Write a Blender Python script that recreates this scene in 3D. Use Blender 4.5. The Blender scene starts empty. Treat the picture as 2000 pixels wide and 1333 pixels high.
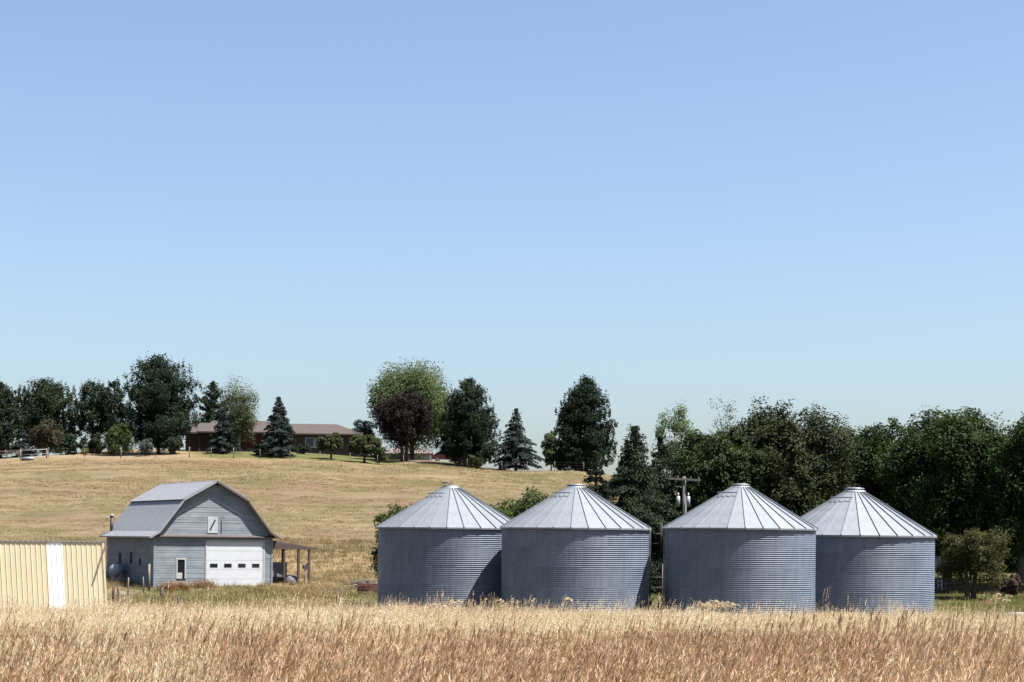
import bpy, math, random
import numpy as np
from mathutils import Vector, Matrix

# ------------------------------------------------------------------ camera, sky, sun, exposure
SC = bpy.context.scene
COL = SC.collection
F = 3500.0            # focal length in pixels of a 2000 px wide picture
HORIZON = 1055.0      # picture row of the true horizon
EYE = 5.0             # eye height in world metres (yard level is about 0.4)
ROLL = math.radians(-0.6)
SUN_AZ = math.radians(108.0)   # clockwise from +Y
SUN_EL = math.radians(63.0)

cam_d = bpy.data.cameras.new('camera')
cam = bpy.data.objects.new('camera', cam_d)
COL.objects.link(cam)
cam_d.sensor_width = 36.0
cam_d.lens = 36.0 * F / 2000.0
cam_d.shift_y = (HORIZON - 666.5) / 2000.0
cam_d.clip_start = 0.5
cam_d.clip_end = 9000.0
cam.location = (0, 0, EYE)
cam.rotation_euler = (math.pi / 2, ROLL, 0)
SC.camera = cam

world = bpy.data.worlds.new('World')
SC.world = world
world.use_nodes = True
wn = world.node_tree.nodes
wl = world.node_tree.links
wn.clear()
sky = wn.new('ShaderNodeTexSky')
sky.sky_type = 'NISHITA'
sky.sun_disc = False
sky.sun_elevation = SUN_EL
sky.sun_rotation = SUN_AZ
sky.altitude = 380.0
sky.air_density = 1.0
sky.dust_density = 2.9
sky.ozone_density = 2.6
bg = wn.new('ShaderNodeBackground')
bg.inputs['Strength'].default_value = 0.058
wo = wn.new('ShaderNodeOutputWorld')
wl.new(sky.outputs[0], bg.inputs['Color'])
wl.new(bg.outputs[0], wo.inputs['Surface'])

sun_d = bpy.data.lights.new('sun', 'SUN')
sun_d.energy = 5.0
sun_d.angle = math.radians(0.53)
sun_d.color = (1.0, 0.955, 0.89)
sun = bpy.data.objects.new('sun', sun_d)
COL.objects.link(sun)
SDIR = Vector((math.sin(SUN_AZ) * math.cos(SUN_EL), math.cos(SUN_AZ) * math.cos(SUN_EL), math.sin(SUN_EL)))
sun.rotation_euler = SDIR.to_track_quat('Z', 'Y').to_euler()
sun.location = (60, -20, 80)

vs = SC.view_settings
vs.view_transform = 'Standard'
vs.look = 'None'
vs.exposure = 1.79
vs.gamma = 1.0
vs.use_curve_mapping = False

# ------------------------------------------------------------------ helpers
def P(px, py, d):
    u = (px - 1000.0) / F
    v = (HORIZON - py) / F
    c, s = math.cos(ROLL), math.sin(ROLL)
    return Vector((d * (u * c + v * s), d, EYE + d * (-u * s + v * c)))

def tag(o, label=None, cat=None, group=None, kind=None):
    if label: o['label'] = label
    if cat: o['category'] = cat
    if group: o['group'] = group
    if kind: o['kind'] = kind
    return o

def empty(name, loc=(0, 0, 0), rz=0.0, label=None, cat=None, group=None):
    o = bpy.data.objects.new(name, None)
    o.empty_display_size = 0.3
    COL.objects.link(o)
    o.location = loc
    o.rotation_euler = (0, 0, rz)
    return tag(o, label, cat, group)

def link(name, mesh, parent=None, loc=None, rot=None, scale=None):
    o = bpy.data.objects.new(name, mesh)
    COL.objects.link(o)
    if parent is not None: o.parent = parent
    if loc is not None: o.location = loc
    if rot is not None: o.rotation_euler = rot
    if scale is not None: o.scale = scale
    return o

class MB:
    """collects boxes, prisms, tubes and lathes; build() makes ONE mesh object"""
    def __init__(self):
        self.v = []; self.f = []; self.sm = []
    def add(self, vs_, fs_, smooth=False):
        n = len(self.v)
        self.v += [tuple(p) for p in vs_]
        for f in fs_:
            self.f.append(tuple(i + n for i in f)); self.sm.append(smooth)
        return self
    def box(self, lo, hi, m=None):
        x0, y0, z0 = lo; x1, y1, z1 = hi
        vs_ = [(x0, y0, z0), (x1, y0, z0), (x1, y1, z0), (x0, y1, z0), (x0, y0, z1), (x1, y0, z1), (x1, y1, z1), (x0, y1, z1)]
        if m is not None: vs_ = [m @ Vector(p) for p in vs_]
        return self.add(vs_, [(0, 3, 2, 1), (4, 5, 6, 7), (0, 1, 5, 4), (1, 2, 6, 5), (2, 3, 7, 6), (3, 0, 4, 7)])
    def prism_xz(self, prof, y0, y1):
        n = len(prof)
        vs_ = [(x, y0, z) for x, z in prof] + [(x, y1, z) for x, z in prof]
        fs_ = [tuple(range(n)), tuple(range(2 * n - 1, n - 1, -1))]
        for i in range(n):
            j = (i + 1) % n
            fs_.append((j, i, i + n, j + n))
        return self.add(vs_, fs_)
    def prism_yz(self, prof, x0, x1):
        n = len(prof)
        vs_ = [(x0, y, z) for y, z in prof] + [(x1, y, z) for y, z in prof]
        fs_ = [tuple(range(n - 1, -1, -1)), tuple(range(n, 2 * n))]
        for i in range(n):
            j = (i + 1) % n
            fs_.append((i, j, j + n, i + n))
        return self.add(vs_, fs_)
    def tube(self, pts, radii, n=8, cap=True, smooth=True):
        pts = [Vector(p) for p in pts]
        if not hasattr(radii, '__len__'): radii = [radii] * len(pts)
        vs_ = []; fs_ = []
        for k, p in enumerate(pts):
            a = pts[max(k - 1, 0)]; b = pts[min(k + 1, len(pts) - 1)]
            t = (b - a).normalized()
            ref = Vector((0, 0, 1)) if abs(t.z) < 0.9 else Vector((1, 0, 0))
            u = t.cross(ref).normalized(); w = t.cross(u)
            for i in range(n):
                an = 2 * math.pi * i / n
                vs_.append(p + radii[k] * (math.cos(an) * u + math.sin(an) * w))
        for k in range(len(pts) - 1):
            for i in range(n):
                j = (i + 1) % n
                fs_.append((k * n + j, k * n + i, (k + 1) * n + i, (k + 1) * n + j))
        self.add(vs_, fs_, smooth)
        if cap:
            m = len(pts) - 1
            base = len(self.v) - len(vs_)
            self.f.append(tuple(base + i for i in range(n))); self.sm.append(False)
            self.f.append(tuple(base + m * n + i for i in range(n - 1, -1, -1))); self.sm.append(False)
        return self
    def lathe(self, prof, n=48, smooth=True, a0=0.0, a1=2 * math.pi):
        closed = abs(a1 - a0 - 2 * math.pi) < 1e-6
        m = n if closed else n + 1
        vs_ = []; fs_ = []
        for r, z in prof:
            for i in range(m):
                an = a0 + (a1 - a0) * i / n
                vs_.append((r * math.cos(an), r * math.sin(an), z))
        for k in range(len(prof) - 1):
            for i in range(n):
                j = (i + 1) % m
                fs_.append((k * m + i, k * m + j, (k + 1) * m + j, (k + 1) * m + i))
        return self.add(vs_, fs_, smooth)
    def mesh(self, name, mat=None):
        me = bpy.data.meshes.new(name)
        me.from_pydata(self.v, [], self.f)
        me.polygons.foreach_set('use_smooth', self.sm)
        if mat: me.materials.append(mat)
        me.update()
        return me
    def build(self, name, mat, parent=None, **k):
        return link(name, self.mesh(name, mat), parent, **k)

# ------------------------------------------------------------------ materials
def new_mat(name):
    m = bpy.data.materials.new(name); m.use_nodes = True
    nt = m.node_tree
    nt.nodes.clear()
    out = nt.nodes.new('ShaderNodeOutputMaterial')
    return m, nt, nt.nodes, nt.links, out

def mixrgb(nt, fac, a, b, mode='MIX'):
    n = nt.nodes.new('ShaderNodeMix'); n.data_type = 'RGBA'; n.blend_type = mode
    for sock, v in ((n.inputs[0], fac), (n.inputs[6], a), (n.inputs[7], b)):
        if isinstance(v, bpy.types.NodeSocket): nt.links.new(v, sock)
        elif isinstance(v, (int, float)): sock.default_value = v
        else: sock.default_value = (*v, 1.0)
    return n.outputs[2]

def noise(nt, vec, scale, detail=4, rough=0.6, dist=0.0):
    n = nt.nodes.new('ShaderNodeTexNoise')
    n.inputs['Scale'].default_value = scale; n.inputs['Detail'].default_value = detail
    n.inputs['Roughness'].default_value = rough; n.inputs['Distortion'].default_value = dist
    if vec is not None: nt.links.new(vec, n.inputs['Vector'])
    return n.outputs[0]

def ramp(nt, fac, a, b):
    n = nt.nodes.new('ShaderNodeMapRange')
    n.inputs[1].default_value = a; n.inputs[2].default_value = b
    nt.links.new(fac, n.inputs[0])
    return n.outputs[0]

def mapping(nt, vec, scale, rot=(0, 0, 0)):
    n = nt.nodes.new('ShaderNodeMapping')
    n.inputs['Scale'].default_value = scale; n.inputs['Rotation'].default_value = rot
    nt.links.new(vec, n.inputs['Vector'])
    return n.outputs[0]

def objcoord(nt):
    return nt.nodes.new('ShaderNodeTexCoord').outputs['Object']

def plain(name, a, b=None, scale=2.0, rough=0.7, metallic=0.0, spec=0.4, stretch=(1, 1, 1), bump=0.0, lo=0.3, hi=0.7, per_object=0.0):
    m, nt, N, L, out = new_mat(name)
    p = N.new('ShaderNodeBsdfPrincipled')
    p.inputs['Roughness'].default_value = rough
    p.inputs['Metallic'].default_value = metallic
    p.inputs['Specular IOR Level'].default_value = spec
    if b is None: b = tuple(c * 0.8 for c in a)
    v = mapping(nt, objcoord(nt), stretch)
    fac = noise(nt, v, scale, 5, 0.65)
    col = mixrgb(nt, ramp(nt, fac, lo, hi), a, b)
    if per_object:
        oi = N.new('ShaderNodeObjectInfo')
        hs = N.new('ShaderNodeHueSaturation')
        mr = N.new('ShaderNodeMapRange'); mr.inputs[3].default_value = 1 - per_object; mr.inputs[4].default_value = 1 + per_object
        L.new(oi.outputs['Random'], mr.inputs[0]); L.new(mr.outputs[0], hs.inputs['Value']); L.new(col, hs.inputs['Color'])
        col = hs.outputs[0]
    L.new(col, p.inputs['Base Color'])
    if bump:
        bn = N.new('ShaderNodeBump'); bn.inputs['Strength'].default_value = 1.0; bn.inputs['Distance'].default_value = bump
        L.new(noise(nt, v, scale * 4, 4), bn.inputs['Height']); L.new(bn.outputs[0], p.inputs['Normal'])
    L.new(p.outputs[0], out.inputs['Surface'])
    return m

def foliage(name, a, b, transl=0.25, tr_gain=1.6, rough=0.6, instancer=False, spec=0.1):
    m, nt, N, L, out = new_mat(name)
    at = N.new('ShaderNodeAttribute'); at.attribute_name = 'tint'
    fac = at.outputs['Fac']
    if instancer:
        ai = N.new('ShaderNodeAttribute'); ai.attribute_name = 'tone'; ai.attribute_type = 'INSTANCER'
        ad = N.new('ShaderNodeMath'); ad.operation = 'ADD'; ad.use_clamp = True
        L.new(fac, ad.inputs[0]); L.new(ai.outputs['Fac'], ad.inputs[1]); fac = ad.outputs[0]
    col = mixrgb(nt, fac, a, b)
    p = N.new('ShaderNodeBsdfPrincipled'); p.inputs['Roughness'].default_value = rough
    p.inputs['Specular IOR Level'].default_value = spec
    L.new(col, p.inputs['Base Color'])
    t = N.new('ShaderNodeBsdfTranslucent')
    tc = mixrgb(nt, 1.0, col, (tr_gain, tr_gain, tr_gain * 0.6), 'MULTIPLY')
    L.new(tc, t.inputs['Color'])
    mx = N.new('ShaderNodeMixShader'); mx.inputs[0].default_value = transl
    L.new(p.outputs[0], mx.inputs[1]); L.new(t.outputs[0], mx.inputs[2])
    L.new(mx.outputs[0], out.inputs['Surface'])
    return m

M = {}
M['bark'] = plain('bark', (0.0714, 0.0546, 0.0420), (0.0378, 0.0294, 0.0235), 3, 0.9, bump=0.02, stretch=(1, 1, 0.2))
M['bark_pale'] = plain('bark_pale', (0.2940, 0.2772, 0.2436), (0.1008, 0.0924, 0.0840), 2, 0.85, stretch=(1, 1, 3))
M['wood_grey'] = plain('wood_grey', (0.1428, 0.1260, 0.1050), (0.0840, 0.0739, 0.0605), 4, 0.85, stretch=(1, 1, 0.2), per_object=0.15)
M['pole_wood'] = plain('pole_wood', (0.10, 0.095, 0.088), (0.06, 0.057, 0.053), 4, 0.85, stretch=(1, 1, 0.2))
M['wood_dark'] = plain('wood_dark', (0.0588, 0.0420, 0.0336), (0.0336, 0.0252, 0.0210), 4, 0.85, stretch=(1, 1, 0.2))
M['wood_brown'] = plain('wood_brown', (0.055, 0.034, 0.028), (0.035, 0.022, 0.018), 4, 0.8, stretch=(1, 1, 0.2))
M['wood_rust'] = plain('wood_rust', (0.1428, 0.0462, 0.0336), (0.0924, 0.0504, 0.0420), 3, 0.8, stretch=(0.3, 1, 1), per_object=0.3)
M['brown_trim'] = plain('brown_trim', (0.062, 0.046, 0.044), (0.042, 0.031, 0.03), 2, 0.6)
M['white_paint'] = plain('white_paint', (0.3780, 0.3948, 0.4200), (0.3360, 0.3486, 0.3738), 1.5, 0.55)
M['white_dirty'] = plain('white_dirty', (0.3024, 0.3108, 0.3108), (0.2184, 0.2226, 0.2184), 2.5, 0.7)
M['hay_door'] = plain('hay_door', (0.29, 0.315, 0.34), (0.22, 0.24, 0.265), 2.5, 0.8)
M['siding'] = plain('siding', (0.165, 0.189, 0.212), (0.092, 0.110, 0.130), 0.9, 0.8, stretch=(0.5, 1, 1.6), per_object=0.08, bump=0.004)
M['barn_roof'] = plain('barn_roof', (0.1680, 0.1747, 0.1890), (0.1428, 0.1495, 0.1638), 0.8, 0.5, metallic=0.0, stretch=(1, 0.4, 1), per_object=0.03)
M['dark_glass'] = plain('dark_glass', (0.0101, 0.0118, 0.0151), rough=0.12, spec=0.6)
M['dark_void'] = plain('dark_void', (0.0084, 0.0084, 0.0084), rough=0.9)
M['shed_yellow'] = plain('shed_yellow', (0.455, 0.405, 0.280), (0.41, 0.362, 0.246), 0.6, 0.5, per_object=0.02)
M['shed_white'] = plain('shed_white', (0.6888, 0.6888, 0.6972), (0.6384, 0.6384, 0.6552), 0.6, 0.5)
M['grey_metal'] = plain('grey_metal', (0.2520, 0.2604, 0.2688), (0.1680, 0.1680, 0.1764), 2, 0.5, metallic=0.3)
M['black_metal'] = plain('black_metal', (0.0210, 0.0210, 0.0227), (0.0420, 0.0336, 0.0294), 3, 0.6)
M['rubber'] = plain('rubber', (0.0151, 0.0151, 0.0151), rough=0.85)
M['tank_white'] = plain('tank_white', (0.17, 0.185, 0.205), (0.13, 0.145, 0.165), 1.5, 0.45)
M['tank_blue'] = plain('tank_blue', (0.1680, 0.2016, 0.2352), (0.1344, 0.1680, 0.1974), 1.5, 0.5)
M['concrete'] = plain('concrete', (0.3864, 0.3780, 0.3612), (0.2856, 0.2772, 0.2604), 2, 0.9, bump=0.01)
M['house_wall'] = plain('house_wall', (0.0504, 0.0336, 0.0269), (0.0378, 0.0252, 0.0210), 2, 0.8)
M['house_red'] = plain('house_red', (0.1428, 0.0210, 0.0185), rough=0.6)
M['house_roof'] = plain('house_roof', (0.0462, 0.0344, 0.0319), (0.0353, 0.0269, 0.0244), 1.5, 0.85, stretch=(1, 1, 1))
M['tan_roof'] = plain('tan_roof', (0.1092, 0.0882, 0.0798), (0.0882, 0.0714, 0.0630), 1.5, 0.85)
M['car_red'] = plain('car_red', (0.0588, 0.0101, 0.0101), rough=0.3, spec=0.6)
M['tarp'] = plain('tarp', (0.085, 0.09, 0.10), (0.06, 0.063, 0.07), 2, 0.7)
M['lamp_red'] = plain('lamp_red', (0.3360, 0.0168, 0.0168), rough=0.3)

def galvanised(name, base, b2, metallic, rough, spec=0.5):
    m, nt, N, L, out = new_mat(name)
    p = N.new('ShaderNodeBsdfPrincipled'); p.inputs['Metallic'].default_value = metallic; p.inputs['Specular IOR Level'].default_value = spec
    oc = objcoord(nt)
    n1 = noise(nt, oc, 1.1, 5, 0.6)
    n2 = noise(nt, mapping(nt, oc, (6, 6, 0.5)), 1.0, 4, 0.6)
    c = mixrgb(nt, ramp(nt, n1, 0.35, 0.65), base, b2)
    c = mixrgb(nt, ramp(nt, n2, 0.45, 0.72), c, tuple(x * 0.86 for x in b2))
    oi = N.new('ShaderNodeObjectInfo')
    hs = N.new('ShaderNodeHueSaturation')
    mr = N.new('ShaderNodeMapRange'); mr.inputs[3].default_value = 0.90; mr.inputs[4].default_value = 1.10
    L.new(oi.outputs['Random'], mr.inputs[0]); L.new(mr.outputs[0], hs.inputs['Value']); L.new(c, hs.inputs['Color'])
    L.new(hs.outputs[0], p.inputs['Base Color'])
    r = N.new('ShaderNodeMapRange'); r.inputs[3].default_value = rough - 0.05; r.inputs[4].default_value = rough + 0.08
    L.new(n1, r.inputs[0]); L.new(r.outputs[0], p.inputs['Roughness'])
    L.new(p.outputs[0], out.inputs['Surface'])
    return m
M['bin_wall'] = galvanised('bin_wall', (0.106, 0.130, 0.174), (0.085, 0.107, 0.148), 0.0, 0.50, 0.3)
M['bin_roof'] = galvanised('bin_roof', (0.143, 0.159, 0.178), (0.124, 0.139, 0.159), 0.2, 0.5)
M['bin_trim'] = galvanised('bin_trim', (0.24, 0.26, 0.29), (0.2, 0.215, 0.245), 0.4, 0.5)

# ------------------------------------------------------------------ terrain
RNG = np.random.default_rng(7)
CREST_PX = [-600, -100, 0, 100, 250, 400, 560, 650, 745, 790, 840, 900, 950, 1000, 1060, 1135, 1220, 1320, 1450, 1600, 1750, 2000, 2600]
CREST_PY = [905, 903, 900, 894, 893, 891, 895, 900, 908, 907, 906, 910, 916, 920, 921, 923, 935, 965, 1020, 1060, 1078, 1085, 1088]
crest_x = [P(a, b, 245).x for a, b in zip(CREST_PX, CREST_PY)]
crest_z = [P(a, b, 245).z for a, b in zip(CREST_PX, CREST_PY)]
slope_px = [-600, 200, 560, 700, 770, 850, 950, 2600]
slope_v = [0.06, 0.085, 0.09, 0.088, 0.075, 0.052, 0.04, 0.0]
slope_x = [(a - 1000) / F * 245 for a in slope_px]
PROF_D = [-400, 0, 6, 14, 30, 60, 90, 105, 130, 145, 155, 165, 178]
PROF_Z = [-1.7, -1.7, -1.74, -1.95, -2.5, -3.5, -4.5, -4.75, -4.72, -4.55, -4.25, -3.1, -1.5]
TX = np.arange(-140, 141, 1.0); TY = np.arange(-20, 421, 1.0)
_X, _Y = np.meshgrid(TX, TY, indexing='ij')
_zb = np.interp(_Y, PROF_D, PROF_Z) + EYE
_zc = np.interp(_X, crest_x, crest_z)
_t = np.clip((_Y - 178) / 67.0, 0, 1)
_s = _t * (1.2 - 0.2 * _t)
_zh = (EYE - 1.5) + (_zc - EYE + 1.5) * _s
_sl = np.interp(_X, slope_x, slope_v)
_zh = _zh + _sl * np.clip(_Y - 245, 0, 26) - 0.075 * np.clip(_Y - 276, 0, None)
_Z = np.where(_Y < 178, _zb, np.maximum(_zh, -4.0))
_k = np.exp(-0.5 * (np.arange(-7, 8) / 2.6) ** 2); _k /= _k.sum()
_pad = np.pad(_Z, ((0, 0), (7, 7)), mode='edge')
_Z = sum(_k[i] * _pad[:, i:i + _Z.shape[1]] for i in range(15))
_w = np.clip((_Y - 100) / 60, 0, 1) * np.clip((300 - _Y) / 30, 0, 1)
_Z += _w * (0.16 * np.sin(_X * 0.21 + _Y * 0.05) * np.sin(_Y * 0.16 - _X * 0.04) + 0.10 * np.sin(_X * 0.07 - _Y * 0.31 + 1.0))

def terrain(x, y):
    x = np.clip(np.asarray(x, float), TX[0], TX[-1] - 1e-3); y = np.clip(np.asarray(y, float), TY[0], TY[-1] - 1e-3)
    i = np.floor(x - TX[0]).astype(int); j = np.floor(y - TY[0]).astype(int)
    fx = x - TX[0] - i; fy = y - TY[0] - j
    return (_Z[i, j] * (1 - fx) * (1 - fy) + _Z[i + 1, j] * fx * (1 - fy) + _Z[i, j + 1] * (1 - fx) * fy + _Z[i + 1, j + 1] * fx * fy)

def tz(x, y): return float(terrain(x, y))

def ground_at(px, d):
    x = (px - 1000) / F * d
    z = tz(x, d)
    x += math.sin(ROLL) * (z - EYE)
    return Vector((x, d, tz(x, d)))

def smooth(a, b, v):
    t = np.clip((v - a) / (b - a), 0, 1); return t * t * (3 - 2 * t)

def zone_masks(x, y):
    """lawn, dirt and hay shares of the ground"""
    px = 1000 + F * x / np.maximum(y, 20)
    wob = 1.5 * np.sin(x * 0.9) + 1.1 * np.sin(x * 0.37 + y * 0.5)
    hay = smooth(174, 181, y + wob * 0.6) * (1 - smooth(-8, 4, (y - 243) + wob * 0.4) * smooth(-200, -150, -px + 600))
    hay = np.where(y > 300, 1.0, hay)
    lawn_top = smooth(243.5, 246, y + 0.5 * wob) * smooth(350, 420, px) * (1 - smooth(765, 800, px))
    lawn_barn = smooth(118, 126, y + wob) * (1 - smooth(149, 155, y + wob)) * smooth(235, 270, px) * (1 - smooth(500, 590, px)) * 0.75
    lawn_mid = smooth(112, 118, y + wob) * (1 - smooth(146, 150, y + wob)) * smooth(640, 680, px) * (1 - smooth(1100, 1200, px)) * 0.8
    lawn_right = smooth(100, 104, y + wob) * (1 - smooth(186, 200, y + wob)) * smooth(1150, 1230, px)
    lawn = np.clip(lawn_top + lawn_barn + lawn_mid + lawn_right, 0, 1)
    road = smooth(151, 152.5, y + 0.25 * wob) * (1 - smooth(157.5, 159, y + 0.25 * wob)) * smooth(1100, 1200, px) * (1 - smooth(1500, 1600, px))
    track = smooth(144, 146, y + 0.3 * wob) * (1 - smooth(148.5, 150.5, y + 0.3 * wob)) * smooth(560, 600, px) * (1 - smooth(700, 760, px)) * 0.6
    yard = smooth(108, 114, y) * (1 - smooth(144, 150, y + wob)) * smooth(120, 160, px) * (1 - smooth(250, 290, px)) * 0.8
    rim = smooth(243.5, 246, y) * (1 - smooth(246.5, 249, y)) * (1 - smooth(350, 380, px)) * 0.5
    dirt = np.clip(road + track + yard + rim, 0, 1)
    return lawn * (1 - dirt), dirt, np.clip(hay - lawn_top, 0, 1)

def ground_material():
    m, nt, N, L, out = new_mat('ground_grass')
    oc = objcoord(nt)
    z = N.new('ShaderNodeAttribute'); z.attribute_name = 'zone'
    sep = N.new('ShaderNodeSeparateColor'); L.new(z.outputs['Color'], sep.inputs[0])
    big = noise(nt, oc, 0.06, 3, 0.5)
    mid = noise(nt, oc, 0.5, 5, 0.65)
    fine = noise(nt, oc, 5.0, 5, 0.75)
    streak = noise(nt, mapping(nt, oc, (0.09, 0.9, 0.3), (0, 0, math.radians(-4))), 1.0, 5, 0.7, 0.3)
    streak2 = noise(nt, mapping(nt, oc, (0.35, 2.6, 0.3), (0, 0, math.radians(3))), 1.0, 4, 0.7)
    hay = mixrgb(nt, ramp(nt, streak, 0.41, 0.59), (0.0947, 0.0722, 0.0388), (0.1448, 0.1134, 0.0674))
    hay = mixrgb(nt, ramp(nt, streak2, 0.5, 0.64), hay, (0.1729, 0.1411, 0.0943))
    hay = mixrgb(nt, ramp(nt, big, 0.52, 0.68), hay, (0.1243, 0.0823, 0.0517))
    hay = mixrgb(nt, ramp(nt, noise(nt, oc, 0.11, 4, 0.6), 0.5, 0.68), hay, (0.0807, 0.0722, 0.0342))
    hay = mixrgb(nt, ramp(nt, fine, 0.55, 0.8), hay, (0.0807, 0.0613, 0.0342))
    dry = mixrgb(nt, ramp(nt, mid, 0.35, 0.65), (0.1865, 0.1369, 0.0748), (0.1369, 0.0932, 0.0529))
    dry = mixrgb(nt, ramp(nt, fine, 0.5, 0.75), dry, (0.2360, 0.1865, 0.1117))
    lawn = mixrgb(nt, ramp(nt, mid, 0.38, 0.62), (0.0498, 0.0618, 0.0174), (0.0947, 0.0874, 0.0350))
    lawn = mixrgb(nt, ramp(nt, fine, 0.5, 0.8), lawn, (0.1196, 0.0994, 0.0498))
    dirt = mixrgb(nt, ramp(nt, fine, 0.35, 0.7), (0.1865, 0.1646, 0.1428), (0.1369, 0.1184, 0.0991))
    c = mixrgb(nt, sep.outputs[2], dry, hay)
    c = mixrgb(nt, sep.outputs[0], c, lawn)
    c = mixrgb(nt, sep.outputs[1], c, dirt)
    p = N.new('ShaderNodeBsdfPrincipled'); p.inputs['Roughness'].default_value = 0.95; p.inputs['Specular IOR Level'].default_value = 0.1
    L.new(c, p.inputs['Base Color'])
    b = N.new('ShaderNodeBump'); b.inputs['Strength'].default_value = 1.0; b.inputs['Distance'].default_value = 0.2
    hm = N.new('ShaderNodeMath'); hm.operation = 'ADD'
    L.new(fine, hm.inputs[0]); L.new(streak2, hm.inputs[1])
    L.new(hm.outputs[0], b.inputs['Height']); L.new(b.outputs[0], p.inputs['Normal'])
    L.new(p.outputs[0], out.inputs['Surface'])
    return m

gx = np.concatenate([-np.geomspace(3500, 75, 14)[:-1], np.arange(-75, 91, 1.0), np.geomspace(92, 3500, 14)])
gy = np.concatenate([[-1500, -400, -120, -40, -15, 0], np.arange(5, 300, 1.0), np.geomspace(301, 6000, 26)])
GX, GY = np.meshgrid(gx, gy, indexing='ij')
GZ = terrain(GX, GY)
nx, ny = GX.shape
vv = np.stack([GX, GY, GZ], -1).reshape(-1, 3)
idx = np.arange(nx * ny).reshape(nx, ny)
ff = np.stack([idx[:-1, :-1], idx[1:, :-1], idx[1:, 1:], idx[:-1, 1:]], -1).reshape(-1, 4)

def np_mesh(name, verts, faces, mat=None, smooth_=False):
    me = bpy.data.meshes.new(name)
    n, k = len(faces), faces.shape[1]
    me.vertices.add(len(verts)); me.vertices.foreach_set('co', np.ascontiguousarray(verts, np.float32).ravel())
    me.loops.add(n * k); me.loops.foreach_set('vertex_index', np.ascontiguousarray(faces, np.int32).ravel())
    me.polygons.add(n); me.polygons.foreach_set('loop_start', np.arange(0, n * k, k, dtype=np.int32))
    me.polygons.foreach_set('use_smooth', np.full(n, smooth_, bool))
    me.update(calc_edges=True)
    if mat: me.materials.append(mat)
    return me

gm = np_mesh('ground', vv, ff, ground_material(), True)
la, di, ha = zone_masks(vv[:, 0], vv[:, 1])
att = gm.attributes.new('zone', 'FLOAT_COLOR', 'POINT')
att.data.foreach_set('color', np.stack([la, di, ha, np.ones_like(la)], -1).astype(np.float32).ravel())
ground = link('ground', gm)
tag(ground, 'dry tan hillside, yard and field falling towards the road', 'ground', kind='structure')

# ------------------------------------------------------------------ grain bins
BR = 4.1                      # wall radius
PITCH = 0.1062
RINGS, PER = 5, 10
SHEETS = 9
BH = RINGS * PER * PITCH      # wall height 5.31
def bin_meshes():
    d = {}
    # one curved sheet of a ring; its radius grows by 7 mm so that the lapped end lies on its neighbour
    STEP, SEG = 6, 10
    A = 2 * math.pi / SHEETS * 1.02
    rows = PER * STEP
    vs_, fs_ = [], []
    for k in range(rows + 1):
        w_ = 0.012 * math.sin(2 * math.pi * k / STEP)
        for i_ in range(SEG + 1):
            an = A * i_ / SEG; r_ = BR + w_ + 0.007 * i_ / SEG
            vs_.append((r_ * math.cos(an), r_ * math.sin(an), k * PITCH / STEP))
    for k in range(rows):
        for i_ in range(SEG):
            fs_.append((k * (SEG + 1) + i_, k * (SEG + 1) + i_ + 1, (k + 1) * (SEG + 1) + i_ + 1, (k + 1) * (SEG + 1) + i_))
    d['sheet'] = MB().add(vs_, fs_, True).mesh('wall_sheet', M['bin_wall'])
    NP = 28
    a = math.pi / NP
    re, rt, ze, zt = BR + 0.13, 0.44, -0.06, 2.24
    p = MB()
    def q(r, an, z): return (r * math.cos(an), r * math.sin(an), z)
    lip = 0.09
    vs_ = [q(re, -a, ze), q(re, a, ze), q(rt, a, zt), q(rt, -a, zt), q(re, -a, ze - lip), q(re, a, ze - lip)]
    p.add(vs_, [(0, 1, 2, 3), (4, 5, 1, 0)])
    d['panel'] = p.mesh('roof_panel', M['bin_roof'])
    r = MB()
    hw, hh = 0.019, 0.055
    vs_ = []
    for (rr, zz) in ((re + 0.01, ze), (rt, zt)):
        vs_ += [(rr, -hw, zz - 0.02), (rr, hw, zz - 0.02), (rr + 0.02, hw * 0.7, zz + hh), (rr + 0.02, -hw * 0.7, zz + hh)]
    r.add(vs_, [(0, 1, 2, 3), (7, 6, 5, 4), (1, 0, 4, 5), (2, 1, 5, 6), (3, 2, 6, 7), (0, 3, 7, 4)])
    d['rib'] = r.mesh('roof_rib', M['bin_roof'])
    d['collar'] = MB().lathe([(0.54, 2.14), (0.54, 2.25), (0.45, 2.27), (0.45, 2.36)], 32).mesh('cap', M['bin_trim'])
    d['lid'] = MB().lathe([(0.48, 2.33), (0.48, 2.37), (0.25, 2.41), (0.0, 2.42)], 32).mesh('lid', M['bin_roof'])
    d['band'] = MB().lathe([(1.36, 1.86), (1.38, 1.90), (1.31, 1.93)], 24, True, math.pi * 1.08, math.pi * 1.42).mesh('roof_step', M['bin_roof'])
    d['foot'] = MB().lathe([(BR + 0.12, -0.6), (BR + 0.12, 0.06), (BR - 0.05, 0.06)], 64).mesh('footing', M['concrete'])
    return d
BM_ = bin_meshes()

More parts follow.
